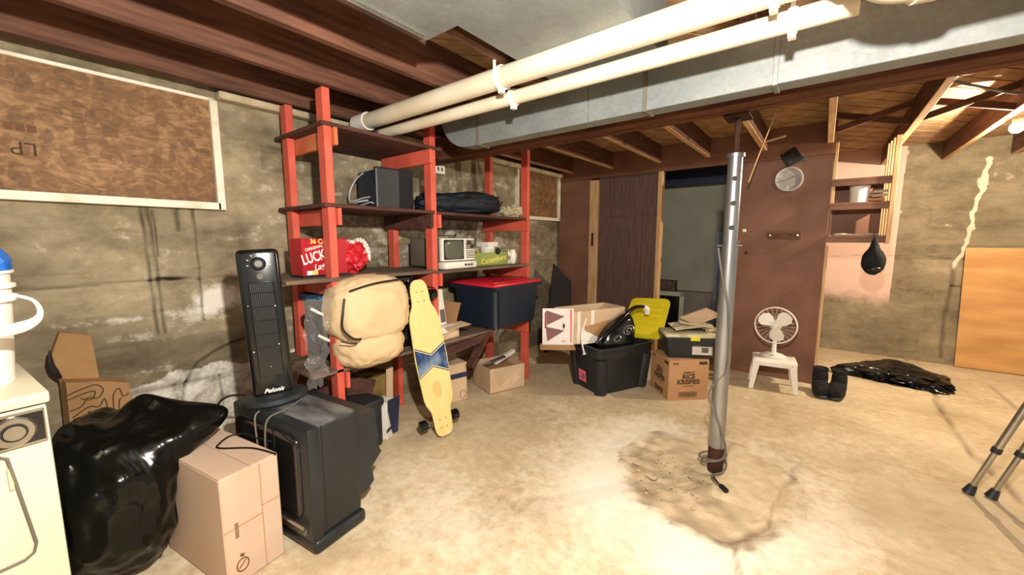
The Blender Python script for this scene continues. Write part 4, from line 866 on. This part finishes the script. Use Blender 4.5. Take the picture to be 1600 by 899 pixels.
# open carton resting on the tote
vdir = Vector((-1.316 + 1.543, 3.287 - 2.76, 0)); ang = math.atan2(vdir.y, vdir.x)
t = thing('open_carton', 'open cardboard carton with a printed white flap lying across the black tote', 'carton', (-1.543, 2.765, .40), ang)
b = B(); b.lim(0, .56, 0, .004, 0, .27); b.lim(0, .56, .0, .27, 0, .005); b.lim(0, .56, .266, .27, 0, .27); b.lim(.556, .56, 0, .27, 0, .27); b.done('carton_body', card_b, t)
b = B(); b.lim(.18, .215, -.0015, 0, .0, .27); b.lim(.04, .07, -.0015, .0, 0, .27); b.done('packing_tape', white_print, t)
fd = Vector((-1.752 + 1.547, 2.615 - 2.765, 0)).normalized(); fa = math.atan2(fd.y, fd.x) - ang
mf = Matrix.Rotation(fa, 4, 'Z')
b = B(); b._merge((lambda q: (q.lim(0, .25, -.003, .003, .0, .30), q.bm)[1])(B()), mf); b.done('printed_flap', white_print, t, label='white flap printed with dusky triangles')
dfl = -1  # visible side of the flap
def tri(pts, z=.0034): 
    b = B(); b.prism(pts, .0006, mf @ frame((0, .0031, 0), (1, 0, 0), (0, 0, 1)) @ Matrix.Translation((0, 0, -.0068)))
    b.prism(pts, .0006, mf @ frame((0, .0036, 0), (1, 0, 0), (0, 0, 1)))
    return b
tri([(.222, .285), (.215, .165), (.075, .235)]).done('printed_triangle', pinkprint_m, t); tri([(.225, .150), (.21, .03), (.075, .12)]).done('printed_triangle', pinkprint_m, t)
tri([(.03, .29), (.015, .29), (.012, .02), (.022, .02)]).done('printed_stripe', pink_m, t); tri([(.232, .27), (.222, .27), (.217, .14), (.232, .14)]).done('printed_stripe', redc_m, t)
tri([(.085, .143), (.078, .136), (.071, .143), (.069, .16), (.072, .172), (.078, .178), (.085, .172), (.087, .16)]).done('printed_mark', ink_m, t); tri([(.09, .030), (.065, .030), (.065, .034), (.09, .034)]).done('printed_mark', ink_l, t)
b = B(); b._merge((lambda q: (q.box((.13, .03, -.008), (.28, .12, .004), (R(-8), 0, 0)), q.bm)[1])(B()), mf); b.done('bottom_flap', card_m, t)
b = B(); b.prism([(.06, .0), (.32, .0), (.08, .13)], .003, frame((0, -.03, 0), (1, 0, 0), (0, .25, 1))); b.done('side_flap', white_print, t)
b = B(); b.prism([(.14, .0), (.50, .0), (.50, .16), (.36, .17), (.12, .14)], .003, frame((0, -.012, 0), (1, 0, 0), (0, .06, 1))); b.done('side_flap', card_m, t)
b = B(); b.tube([(-1.46, 2.83, .62), (-1.485, 2.80, .5), (-1.475, 2.79, .42), (-1.45, 2.775, .36), (-1.44, 2.77, .335)], [.006, .008, .006, .006, .018], 8, 4); b.done('white_strap', white_print, None, smooth=True, label='white strap with a wide end hanging over the rim of the open black tote', cat='strap')
# yellow lid
A_, B_, D_ = Vector((-1.455, 3.29, .40)), Vector((-1.400, 3.837, .680)), Vector((-1.095, 3.338, .415)); C_ = B_ + D_ - A_
t = thing('tote_lid', 'bright yellow ribbed tote lid standing upright in the open black tote', 'lid', (A_ + D_) / 2)
cen = (A_ + B_ + C_ + D_) / 4; lx = ((C_ - B_) + (D_ - A_)).normalized(); ly = ((B_ - A_) + (C_ - D_)); ly = (ly - lx * ly.dot(lx)).normalized()
ml = frame(cen, lx, ly)
if (ml.to_3x3() @ Vector((0, 0, 1))).dot(Vector((0, 0, 1.25)) - cen) < 0: ml = ml @ Matrix.Rotation(math.pi, 4, 'Y')
rr = [(x, y) for x, y, z in tote_ring(0, .175, .275, .05)]
b = B(); b.prism(rr, .012, ml); b.prism([(x * 1.03, y * 1.04) for x, y in rr], .022, ml @ Matrix.Translation((0, 0, -.028))); b.done('lid_panel', yellow_m, t, True)
for k in range(5): b = B(); b.box((0, -.18 + k * .09, .014), (.27, .03, .008), None, .003); o = b.done('lid_rib', yellow_m, t); o.matrix_local = Matrix.Translation(-t.location) @ ml
# black seat-like shell in the tote
t = thing('plastic_seat_shell', 'glossy black plastic shell with a silver oval emblem and curved carry bar in the tote', 'seat', (-1.385, 3.13, .24), R(65))
b = B(); b.blob((-.01, -.075, .17), (.18, .095, .165), .05, 1.5, 5, .8, seed=3, pulls=((.10, -.08, .31, .02, 0, .07, .12), (-.2, -.07, .3, 0, 0, -.08, .13))); b.done('shell', blk_gl, t, smooth=True)
b = B(); b.tube([(-.22, -.09, .17), (-.14, -.11, .25), (.04, -.10, .36), (.20, -.06, .425), (.34, -.03, .42)], [.016, .018, .018, .016], 14, 6); b.done('carry_bar', blk_gl, t, smooth=True)
b = B(); b.tube([(.34, -.03, .42), (.38, -.03, .395), (.385, -.03, .35)], [.024, .03, .02], 14, 3); b.done('white_hinge', white_pl, t, smooth=True)
for (c, r0, r1, rt) in (((.05, -.165, .27), .055, .032, .0045), ((.05, -.168, .27), .026, .014, .006), ((-.07, -.168, .21), .036, .018, .004)):
    m4 = frame(c, (1, 0, .35), (-.35, .35, 1)); b = B(); b.tube([m4 @ Vector((r0 * math.cos(R(k * 20)), r1 * math.sin(R(k * 20)), .0)) for k in range(19)], rt, 8, caps=False); b.done('silver_emblem', chrome, t, smooth=True)
# cereal carton
t = thing('cereal_carton', 'brown shipping carton printed RICE KRISPIES beside the open black tote', 'carton', (-.858, 3.30, 0), R(43))
b = B(); b.lim(-.162, .162, -.158, .158, 0, .318, .003); b.done('carton_body', card_m, t)
b = B(); b.lim(-.16, .16, -.156, -.002, .318, .3205); b.lim(-.16, .16, .002, .156, .318, .3205); b.done('top_flap', card_m, t)
for fr in (lambda x, z: frame((x, -.1586, z), (1, 0, 0), (0, 0, 1)), lambda x, z: frame((-.1626, -x, z), (0, -1, 0), (0, 0, 1))):
    text("Kellogg's", .026, fr(.0, .222), ink_m, t, 'lettering', shear=.3, bold=.0006)
    text('RICE', .05, fr(0, .187), ink_m, t, 'lettering', bold=.002); text('KRISPIES', .05, fr(0, .145), ink_m, t, 'lettering', bold=.002)
    b = B()
    for k in range(9): b.prism([(-.05 + k * .011, -.003), (-.042 + k * .011, -.003), (-.042 + k * .011, .004), (-.05 + k * .011, .004)], .0008, fr(0, .112))
    b.done('small_print', ink_l, t)
    b = B(); m4 = fr(0, .045)
    for x0, x1, y0, y1 in ((-.075, .075, .018, .021), (-.075, .075, -.021, -.018), (-.075, -.072, -.02, .02), (.072, .075, -.02, .02)): b.prism([(x0, y0), (x1, y0), (x1, y1), (x0, y1)], .0008, m4)
    for k in range(22): x0 = -.064 + k * .006; b.prism([(x0, -.014), (x0 + .003, -.014), (x0 + .003, .014), (x0, .014)], .0008, m4)
    b.prism([(.08, .238), (.145, .238), (.145, .262), (.08, .262)], .0008, m4); b.done('printed_code', ink_m, t)
    b = B()
    for k in range(4): b.prism([(-.02 + k * .011, -.006), (-.012 + k * .011, -.006), (-.012 + k * .011, .006), (-.02 + k * .011, .006)], .0008, fr(-.11, .295))
    b.done('small_print', ink_m, t)
# tool box on the carton
t = thing('tool_box', 'black plastic tool box with a grey dusty lid standing on the cereal carton', 'tool box', (-.80, 3.36, .321), R(30))
b = B(); shell(b, [tote_ring(0, .19, .115, .02), tote_ring(.15, .215, .13, .02), tote_ring(.15, .222, .137, .02), tote_ring(.165, .222, .137, .02)]); b.done('box_body', blk_pl, t, smooth=True)
b = B(); b.lim(-.22, .22, -.135, .135, .165, .19, .008, 2); b.done('lid', rag_m, t, smooth=True)
b = B(); b.box((.0, -.139, .16), (.07, .014, .03), None, .003); b.done('latch', yellow_m, t); b = B(); b.box((.06, -.126, .075), (.15, .0015, .085), (R(-5.5), 0, 0)); b.done('paper_label', clockface_m, t); b = B(); b.box((.08, -.1275, .07), (.05, .0015, .04), (R(-5.5), 0, 0)); b.box((.02, -.129, .105), (.06, .0015, .006), (R(-5.5), 0, 0)); b.done('label_print', cable_m, t)
b = B(); b.tube([(-.12, .02, .19), (-.10, .02, .205), (.10, .02, .205), (.12, .02, .19)], .009, 10); b.done('handle', blk_pl, t, smooth=True)
for k, (x, y, z, a, r_) in enumerate(((-.02, .0, .218, 5, 8), (.05, .03, .226, -12, -6), (.10, .08, .25, 20, 16))):
    b = B(); b.box((0, 0, 0), (.26, .19, .006), (R(r_ * .5), R(-r_), R(a + 30))); o = b.done('paper_sheet', rag_m if k < 2 else card_b, None, label=('cream paper lying lowest on the black tool box', 'cream paper lying across the middle of the stack on the tool box', 'stiff pale card tilted up on the far side of the tool box')[k], cat='paper')
    o.location = t.matrix_basis @ Vector((x, y, z))
b = B(); b.tube([(-.68, 3.40, .53), (-.64, 3.43, .535), (-.60, 3.45, .53)], .018, 10, 3)
b.done('rolled_paper', rag_m, None, smooth=True, label='small rolled cream paper at the right end of the tool box', cat='paper')
# dark board against left wall
b = B(); b.prism([(3.565, .0), (4.14, .0), (4.14, .75), (3.745, .985)], .012, frame((-2.36, 0, 0), (0, 1, 0), (0, 0, 1)) @ Matrix.Rotation(R(0), 4, 'Y')); b.done('black_board', dark_board_m, None, label='black sheet with a pointed corner leaning in the corner behind the cartons', cat='board')
# picture frame and clutter in dark room
t = thing('picture_frame', 'grey picture frame with a dark picture leaning in the dark room', 'picture', (-1.42, 4.85, 0))
mfp = frame((-1.42, 4.85, .0), (1, .15, 0), (.12, .1, 1))
b = B()
for x0, x1, y0, y1 in ((-.17, .17, .58, .63), (-.17, .17, .12, .17), (-.17, -.12, .12, .63), (.12, .17, .12, .63)): b.prism([(x0, y0), (x1, y0), (x1, y1), (x0, y1)], .02, mfp)
b.done('frame', room_m, t, True); b = B(); b.prism([(-.12, .17), (.12, .17), (.12, .58), (-.12, .58)], .008, mfp); b.done('picture', glass_dk, t, True)
b = B(); b.prism([(-.16, 0), (.16, 0), (.16, .125), (-.16, .125)], .02, mfp); b.done('foot_panel', room_m, t, True)
b = B(); b.lim(-1.72, -1.48, 5.3, 5.42, .55, .72, .003); b.lim(-1.74, -1.46, 5.28, 5.44, 0, .55); b.done('storage_crate', shelf_m, None, label='small brown crate behind the picture frame in the dark room', cat='crate')
b = B(); b.lim(-1.08, -.80, 5.60, 5.63, .0, 1.35, .003); b.done('blue_light_slab', blue_m, None, label='tall pale blue slab put in as window light in the dark room behind the steel post', cat='board')  # added slab; its pale blue stands in for light from a window beyond
b = B(); b.prism([(0, 0), (.24, 0), (.24, .62), (.16, .62), (0, .1)], .03, frame((-.84, 4.62, 0), (1, .1, 0), (0, .05, 1))); b.done('dark_panel', door_m, None, label='slanted dark brown panel just inside the doorway by the brown wall', cat='panel')
b = B(); b.tube([(-.66, 4.3, .45), (-.60, 4.32, .62), (-.585, 4.30, .70)], .012, 8); b.tube([(-.74, 4.34, .0), (-.66, 4.3, .45)], .015, 8); b.done('wooden_pole', wood_new['z'], None, smooth=True, label='thin wooden pole leaning in the doorway behind the steel post', cat='pole')

# ---------------- partition wall things ----------------
t = thing('wall_clock', 'round grey wall clock hanging crooked on the brown wall', 'clock', (-.275, PY - .045, 1.765), rot=(R(2), R(0), R(12)))
fm = frame((0, 0, 0), (1, 0, 0), (0, 0, 1))
b = B(); b.lathe([(.108, -.06), (.113, -.05), (.113, -.03), (.100, .0), (.098, .010), (.092, .010), (.090, -.002)], 48, fm); b.done('clock_rim', clockrim_m, t, smooth=True)
b = B(); b.lathe([(.092, -.004), (.092, -.002), (.0001, -.002)], 48, fm); b.done('clock_face', clockface_m, t)
b = B(); b.bar((0, -.001, 0), (.045, -.001, .02), .004, .002, (0, 1, 0)); b.bar((0, -.001, 0), (-.07, -.001, -.018), .003, .002, (0, 1, 0)); b.done('clock_hands', wall_dark, t)
b = B()
for k in range(12): a = R(k * 30); b.bar((.08 * math.sin(a), .0, .08 * math.cos(a)), (.09 * math.sin(a), .0, .09 * math.cos(a)), .003, .001, (0, 1, 0))
b.done('hour_mark', clockrim_m, t)
t = thing('door_chime', 'small black square box mounted crooked above the round clock', 'wall box', (-.27, PY - .02, 1.95), rot=(0, R(-32), 0))
b = B(); b.box((0, 0, 0), (.125, .035, .125), None, .008, 2); b.done('box_body', blk_gl, t); b = B(); b.box((.05, .012, .0), (.10, .012, .15), (0, R(20), 0), .003); b.done('back_plate', blk_pl, t)
b = B(); b.tube([(-.03, -.018, 0), (-.03, -.026, 0)], .035, 20); b.done('speaker_cap', blk_gl, t, smooth=True)
t = thing('wooden_plaque', 'small dark wooden plaque screwed to the brown wall below the clock', 'plaque', (-.28, PY - .01, 1.29))
b = B(); b.box((0, 0, 0), (.25, .018, .065), (0, R(1), 0), .004); b.done('plaque_board', wood_old['x'], t)
for x in (-.1, .1): b = B(); b.tube([(x, -.009, 0), (x, -.012, 0)], .006, 10); b.done('screw', silver, t)
b = B(); b.box((0, -.0095, -.004), (.05, .001, .02)); b.done('worn_mark', ink_l, t)
b = B(); b.box((-.585, PY - .012, 1.335), (.028, .02, .028), None, .003); b.done('wall_switch', white_pl, None, label='tiny white switch on the left edge of the brown wall', cat='switch')
b = B(); b.tube([(-.56, PY - .001, 1.13), (-.56, PY - .004, 1.13)], .014, 12); b.done('wall_knot', rust_m, None, label='small dark round hole plug on the brown wall below the white switch', cat='plug')
# thin rod hanging from joist
b = B(); b.bar((-.345, 3.55, 2.17), (-.44, 3.62, 1.90), .009, .006); b.bar((-.44, 3.62, 1.90), (-.50, 3.64, 1.70), .009, .006); b.bar((-.42, 3.6, 1.98), (-.28, 3.66, 2.02), .012, .012); b.done('hanging_stick', wood_new['z'], None, label='thin slanted wooden stick hanging from the joists left of the clock', cat='stick')
# built-in shelves
t = thing('wall_shelves', 'narrow open shelves between pale uprights right of the brown wall', 'shelf', (.2, 4.35, 1.2))
for (x0, x1, y0, y1, z0, m_) in ((.018, .04, 4.20, 4.24, 1.50, wood_new['z']), (.018, .04, 4.5, 4.54, 1.25, wood_new['z']), (.372, .402, 4.18, 4.22, 1.22, wood_new['z']), (.365, .39, 4.28, 4.33, 1.25, wood_new['z']), (.36, .385, 4.40, 4.45, 1.25, wood_new['z']), (.355, .38, 4.51, 4.55, 1.25, wood_new['z'])):
    b = B(); b.lim(x0, x1, y0, y1, z0, 2.03, .002); b.done('upright', m_, t, True)
for z, x1 in ((1.715, .372), (1.525, .372), (1.262, .385)):
    b = B(); b.lim(.016, x1, 4.19, 4.55, z, z + .022, .003); b.done('shelf_board', panel_m, t, True)
    b = B(); b.lim(.016, x1, 4.19, 4.21, z - .035, z, .002); b.done('shelf_cleat', panel_m, t, True)
b = B(); b.lim(.018, .03, 4.22, 4.55, 1.26, 2.03); b.done('side_panel', panel_m, t, True)
b = B(); b.lim(.02, .385, 4.555, 4.567, 1.26, 1.72); b.done('back_panel', panel_m, t, True)
t = thing('white_bucket', 'small white bucket on the middle built-in shelf right of the clock', 'bucket', (.20, 4.36, 1.547))
b = B(); b.lathe([(.058, 0), (.064, .13), (.068, .14), (.064, .14), (.058, .125), (.052, .01)], 32); b.done('bucket_body', white_pl, t, smooth=True)
b = B(); b.lathe([(.055, .12), (.0001, .12)], 24, cap=False); b.blob((.01, 0, .125), (.04, .04, .02), .4, 4, 3, 1); b.done('bucket_contents', rag_m, t, smooth=True)
for k in range(3):
    b = B(); b.box((.315, 4.40 - k * .01, 1.555 + k * .03 + .02), (.09, .12, .022), (0, R(-4), R(8 * k)), .004); b.done('small_tin', (wood_new['x'], card_b, cream_pl)[k], None, label=('small wooden block beside the white bucket, bottom of three', 'small cream packet beside the white bucket, middle of three', 'small pale packet beside the white bucket, top of three')[k], cat='packet')
b = B(); b.tube([(.06, 4.22, 1.292), (.12, 4.21, 1.295), (.2, 4.23, 1.292), (.28, 4.215, 1.294), (.33, 4.22, 1.292)], [.006, .009, .006, .008, .004], 8, 4); b.done('paint_stick', rag_m, None, smooth=True, label='thin dusty stick lying on the lowest built-in shelf', cat='stick')
t = thing('hat', 'black hat hanging from the lowest built-in shelf', 'hat', (.31, 4.15, 1.27))
b = B(); b.blob((.313, 4.13, 1.105), (.074, .05, .125), .06, 3, 4, .9, pulls=((.313, 4.13, 1.23, 0, 0, .04, .03), (.26, 4.13, 1.19, .03, 0, 0, .06), (.365, 4.13, 1.19, -.03, 0, 0, .06))); b.done('crown', blk_soft, t, True, True)
b = B(); b.blob((.318, 4.10, 1.03), (.055, .045, .02), .05, 3, 3, .9); b.done('brim', blk_gl, t, True, True)
b = B(); b.tube([(.305, 4.185, 1.30), (.305, 4.14, 1.28), (.305, 4.135, 1.2)], .004, 8); b.done('loop', cableb_m, t, True)
# plywood sheet on back wall
b = B(); b.prism([(1.11, .005), (2.33, .005), (2.33, 1.175), (1.075, 1.175)], .014, frame((0, BY - .045, 0), (1, 0, 0), (0, -.02, 1))); b.done('plywood_sheet', ply_m, None, label='honey-coloured plywood sheet leaning against the back concrete wall', cat='plywood')
# bulb at the back
b = B(); b.tube([(.93, 4.12, 2.03), (.93, 4.12, 2.0)], .024, 16); 
t = thing('ceiling_bulb', 'glowing bare bulb in a socket under the joists at the far right', 'lamp', (.93, 4.12, 2.03)); b.done('socket', white_pl, t, True, True)
b = B(); b.blob((.93, 4.12, 1.975), (.034, .034, .036), 0, 1, 3, 1); b.done('bulb_glass', emis('bulb_glow', '#ffe2b0', 60), t, True, True)
lamp('ceiling_bulb_back_light', (.93, 4.12, 1.922), 105, (1.0, .84, .62), .012)
# wires under the joists
b = B(); b.tube([(.42, 2.95, 2.04), (.5, 3.05, 2.03), (.60, 3.2, 2.03), (.75, 3.38, 2.02), (.88, 3.5, 2.028)], .007, 8, 5); b.done('white_cable', cable_m, None, smooth=True, label='loose cable slung between the joists at the right', cat='cable')
b = B(); b.tube([(.52, 2.80, 2.19), (.535, 2.83, 2.10), (.56, 2.83, 2.06), (.60, 2.80, 2.08), (.62, 2.78, 2.19)], .008, 8, 6); b.done('black_cable_loop', cableb_m, None, smooth=True, label='black cable loop hanging beside the beam at the upper right', cat='cable')
b = B(); b.tube([(-2.54, -.3, 2.12), (-2.50, .1, 2.1), (-2.48, .45, 2.07), (-2.47, .7, 2.04), (-2.50, .95, 2.06)], .004, 8, 6); b.done('thin_wire', cable_m, None, smooth=True, label='thin wire drooping from the joists above the left boarded window', cat='wire')

# stool and fan
t = thing('step_stool', 'small white plastic step stool against the brown wall', 'stool', (-.26, 3.93, 0), R(8))
b = B(); shell(b, [tote_ring(.235, .16, .115, .03), tote_ring(.255, .155, .11, .03), tote_ring(.262, .145, .10, .03)]); b.lim(-.145, .145, -.10, -.09, .20, .24, .003); b.done('seat_top', white_pl, t, smooth=True)
for sx in (-1, 1):
    for sy in (-1, 1):
        b = B(); b.prism([(sx * .172, 0), (sx * .14, 0), (sx * .105, .205), (sx * .15, .25)], .022, frame((0, sy * .122 + (.011), 0), (1, 0, 0), (0, -sy * .08, 1))); b.done('leg', white_pl, t)
for sx in (-1, 1): b = B(); b.prism([(-.11, .16), (.11, .16), (.105, .245), (-.105, .245)], .01, frame((sx * .15 - .005, 0, 0), (0, 1, 0), (0, 0, 1))); b.done('side_skirt', white_pl, t)
t = thing('desk_fan', 'white desk fan with three blades standing on the plastic stool', 'fan', (-.265, 3.93, .262), R(-6))
b = B(); b.lathe([(.0001, 0), (.085, 0), (.09, .012), (.06, .03), (.02, .04), (.0001, .04)], 32, Matrix.Diagonal((1.1, .9, 1, 1)), cap=False); b.done('base', white_pl, t, smooth=True)
b = B(); b.tube([(0, .0, .02), (0, .0, .12), (0, .02, .17)], [.02, .016, .016], 16); b.tube([(0, .03, .27), (0, .09, .27)], [.04, .035], 20); b.tube([(0, .02, .15), (0, .05, .26)], .016, 14); b.done('stand', white_pl, t, smooth=True)
fc = Vector((0, -.015, .275)); mfan = frame(fc, (1, 0, 0), (0, .06, 1))
def ring(b, r_, rt, z, m_, n=40): b.tube([m_ @ Vector((r_ * math.cos(2 * math.pi * k / n), r_ * math.sin(2 * math.pi * k / n), z)) for k in range(n + 1)], rt, 8, caps=False)
b = B(); ring(b, .15, .006, 0, mfan); b.done('outer_ring', white_pl, t, smooth=True)
b = B()
for k in range(24):
    a = 2 * math.pi * k / 24; c, s_ = math.cos(a), math.sin(a)
    b.tube([mfan @ Vector((.03 * c, .03 * s_, .034)), mfan @ Vector((.09 * c, .09 * s_, .032)), mfan @ Vector((.15 * c, .15 * s_, .0))], .0006, 5)
    b.tube([mfan @ Vector((.03 * c, .03 * s_, -.034)), mfan @ Vector((.09 * c, .09 * s_, -.034)), mfan @ Vector((.15 * c, .15 * s_, .0))], .0006, 5)
ring(b, .03, .0018, .034, mfan, 20); b.done('wire_guard', white_pl, t, smooth=True)
b = B(); b.lathe([(.0001, -.02), (.024, -.02), (.022, .022), (.0001, .03)], 24, mfan, cap=False); b.done('hub', white_pl, t, smooth=True)
for k, a0 in enumerate((48, 152, 282)):
    bl = [(.012, -.012), (.05, -.05), (.095, -.062), (.128, -.035), (.136, .01), (.12, .045), (.085, .055), (.045, .035), (.012, .012)]
    b = B(); b.prism(bl, .003, mfan @ Matrix.Rotation(R(a0), 4, 'Z') @ Matrix.Rotation(R(14), 4, 'X'), 0); b.done('blade', white_pl, t)
# boots
def boot(x, y, rz, lab):
    t = thing('work_boot', lab, 'boot', (x, y, 0), rz, 'pair of black boots')
    b = B(); b.blob((0, -.05, .06), (.056, .115, .062), .08, 2, 4, .8, zmin=.02, pulls=((0, .05, .1, 0, .0, .03, .06),)); b.blob((0, .02, .12), (.050, .062, .085), .10, 3, 4, .75); b.done('upper', blk_soft, t, smooth=True)
    b = B(); b.blob((0, -.05, .016), (.052, .13, .016), 0, 1, 3, .6, zmin=0); b.done('sole', blk_pl, t, smooth=True)
    b = B(); b.lathe([(.040, .17), (.050, .175), (.053, .205), (.043, .205), (.036, .18)], 20, Matrix.Translation((0, .025, 0)) @ Matrix.Diagonal((1, 1.15, 1, 1))); b.done('collar', blk_soft, t, smooth=True)
    b = B()
    for k in range(5): b.tube([(-.03, -.02 + k * .004 - .03, .10 + k * .016), (0, -.035 + k * .004 - .02, .105 + k * .016), (.03, -.02 + k * .004 - .03, .10 + k * .016)], .003, 6, 3)
    b.done('laces', cableb_m, t, smooth=True)
boot(.062, 4.02, R(6), 'left boot of the pair of black boots right of the fan stool'); boot(.178, 4.03, R(-10), 'right boot of the pair of black boots right of the fan stool')
# bag on floor
b = B(); b.blob((.62, 4.87, .03), (.30, .24, .07), .2, 2.5, 5, .85, ridge=.18, seed=41, zmin=0, pulls=((.36, 4.84, .03, -.22, -.12, 0, .10), (.80, 4.62, .03, .10, -.05, -.02, .14), (.60, 5.05, .05, 0, 0, .05, .15)))
b.done('flat_bin_bag', bag_m, None, smooth=True, label='crumpled black plastic bag lying flat on the floor near the back wall', cat='bag')
# folded walking frame
t = thing('walking_frame', 'folded aluminium walking frame with black rubber feet at the right edge', 'walker', (.69, 2.83, 0))
dleg = Vector((.132, 0, .475)).normalized()
for k, p in enumerate((Vector((.655, 2.83, 0)), Vector((.732, 2.845, 0)))):
    q = lambda s_: p + dleg * s_
    b = B(); b.tube([q(.03), q(.27)], .0115, 16); b.done('lower_leg', silver, t, True, True)
    b = B(); b.tube([q(.25), q(.80)], .0145, 16); b.done('upper_leg', silver, t, True, True)
    b = B(); b.tube([q(.0) + Vector((0, 0, .003)), q(.012), q(.05)], [.024, .022, .015], 16); b.done('rubber_foot', blk_pl, t, True, True)
    b = B(); b.tube([q(.245), q(.272)], .0185, 16); b.done('leg_collar', blk_pl, t, True, True)
    r_ = p + Vector((.62, .10, 0)); rd = Vector((-.30, -.1, .85)).normalized()
    b = B(); b.tube([r_ + rd * .03, r_ + rd * .62, q(.80) + Vector((.05, .03, .04)), q(.80)], .0135, 14, 6); b.done('rear_leg', silver, t, True, True)
    b = B(); b.tube([r_ + Vector((0, 0, .003)), r_ + rd * .05], [.023, .015], 14); b.done('rubber_foot', blk_pl, t, True, True)
    b = B(); b.tube([r_ + rd * .60, r_ + rd * .70], .019, 14); b.done('hand_grip', blk_pl, t, True, True)
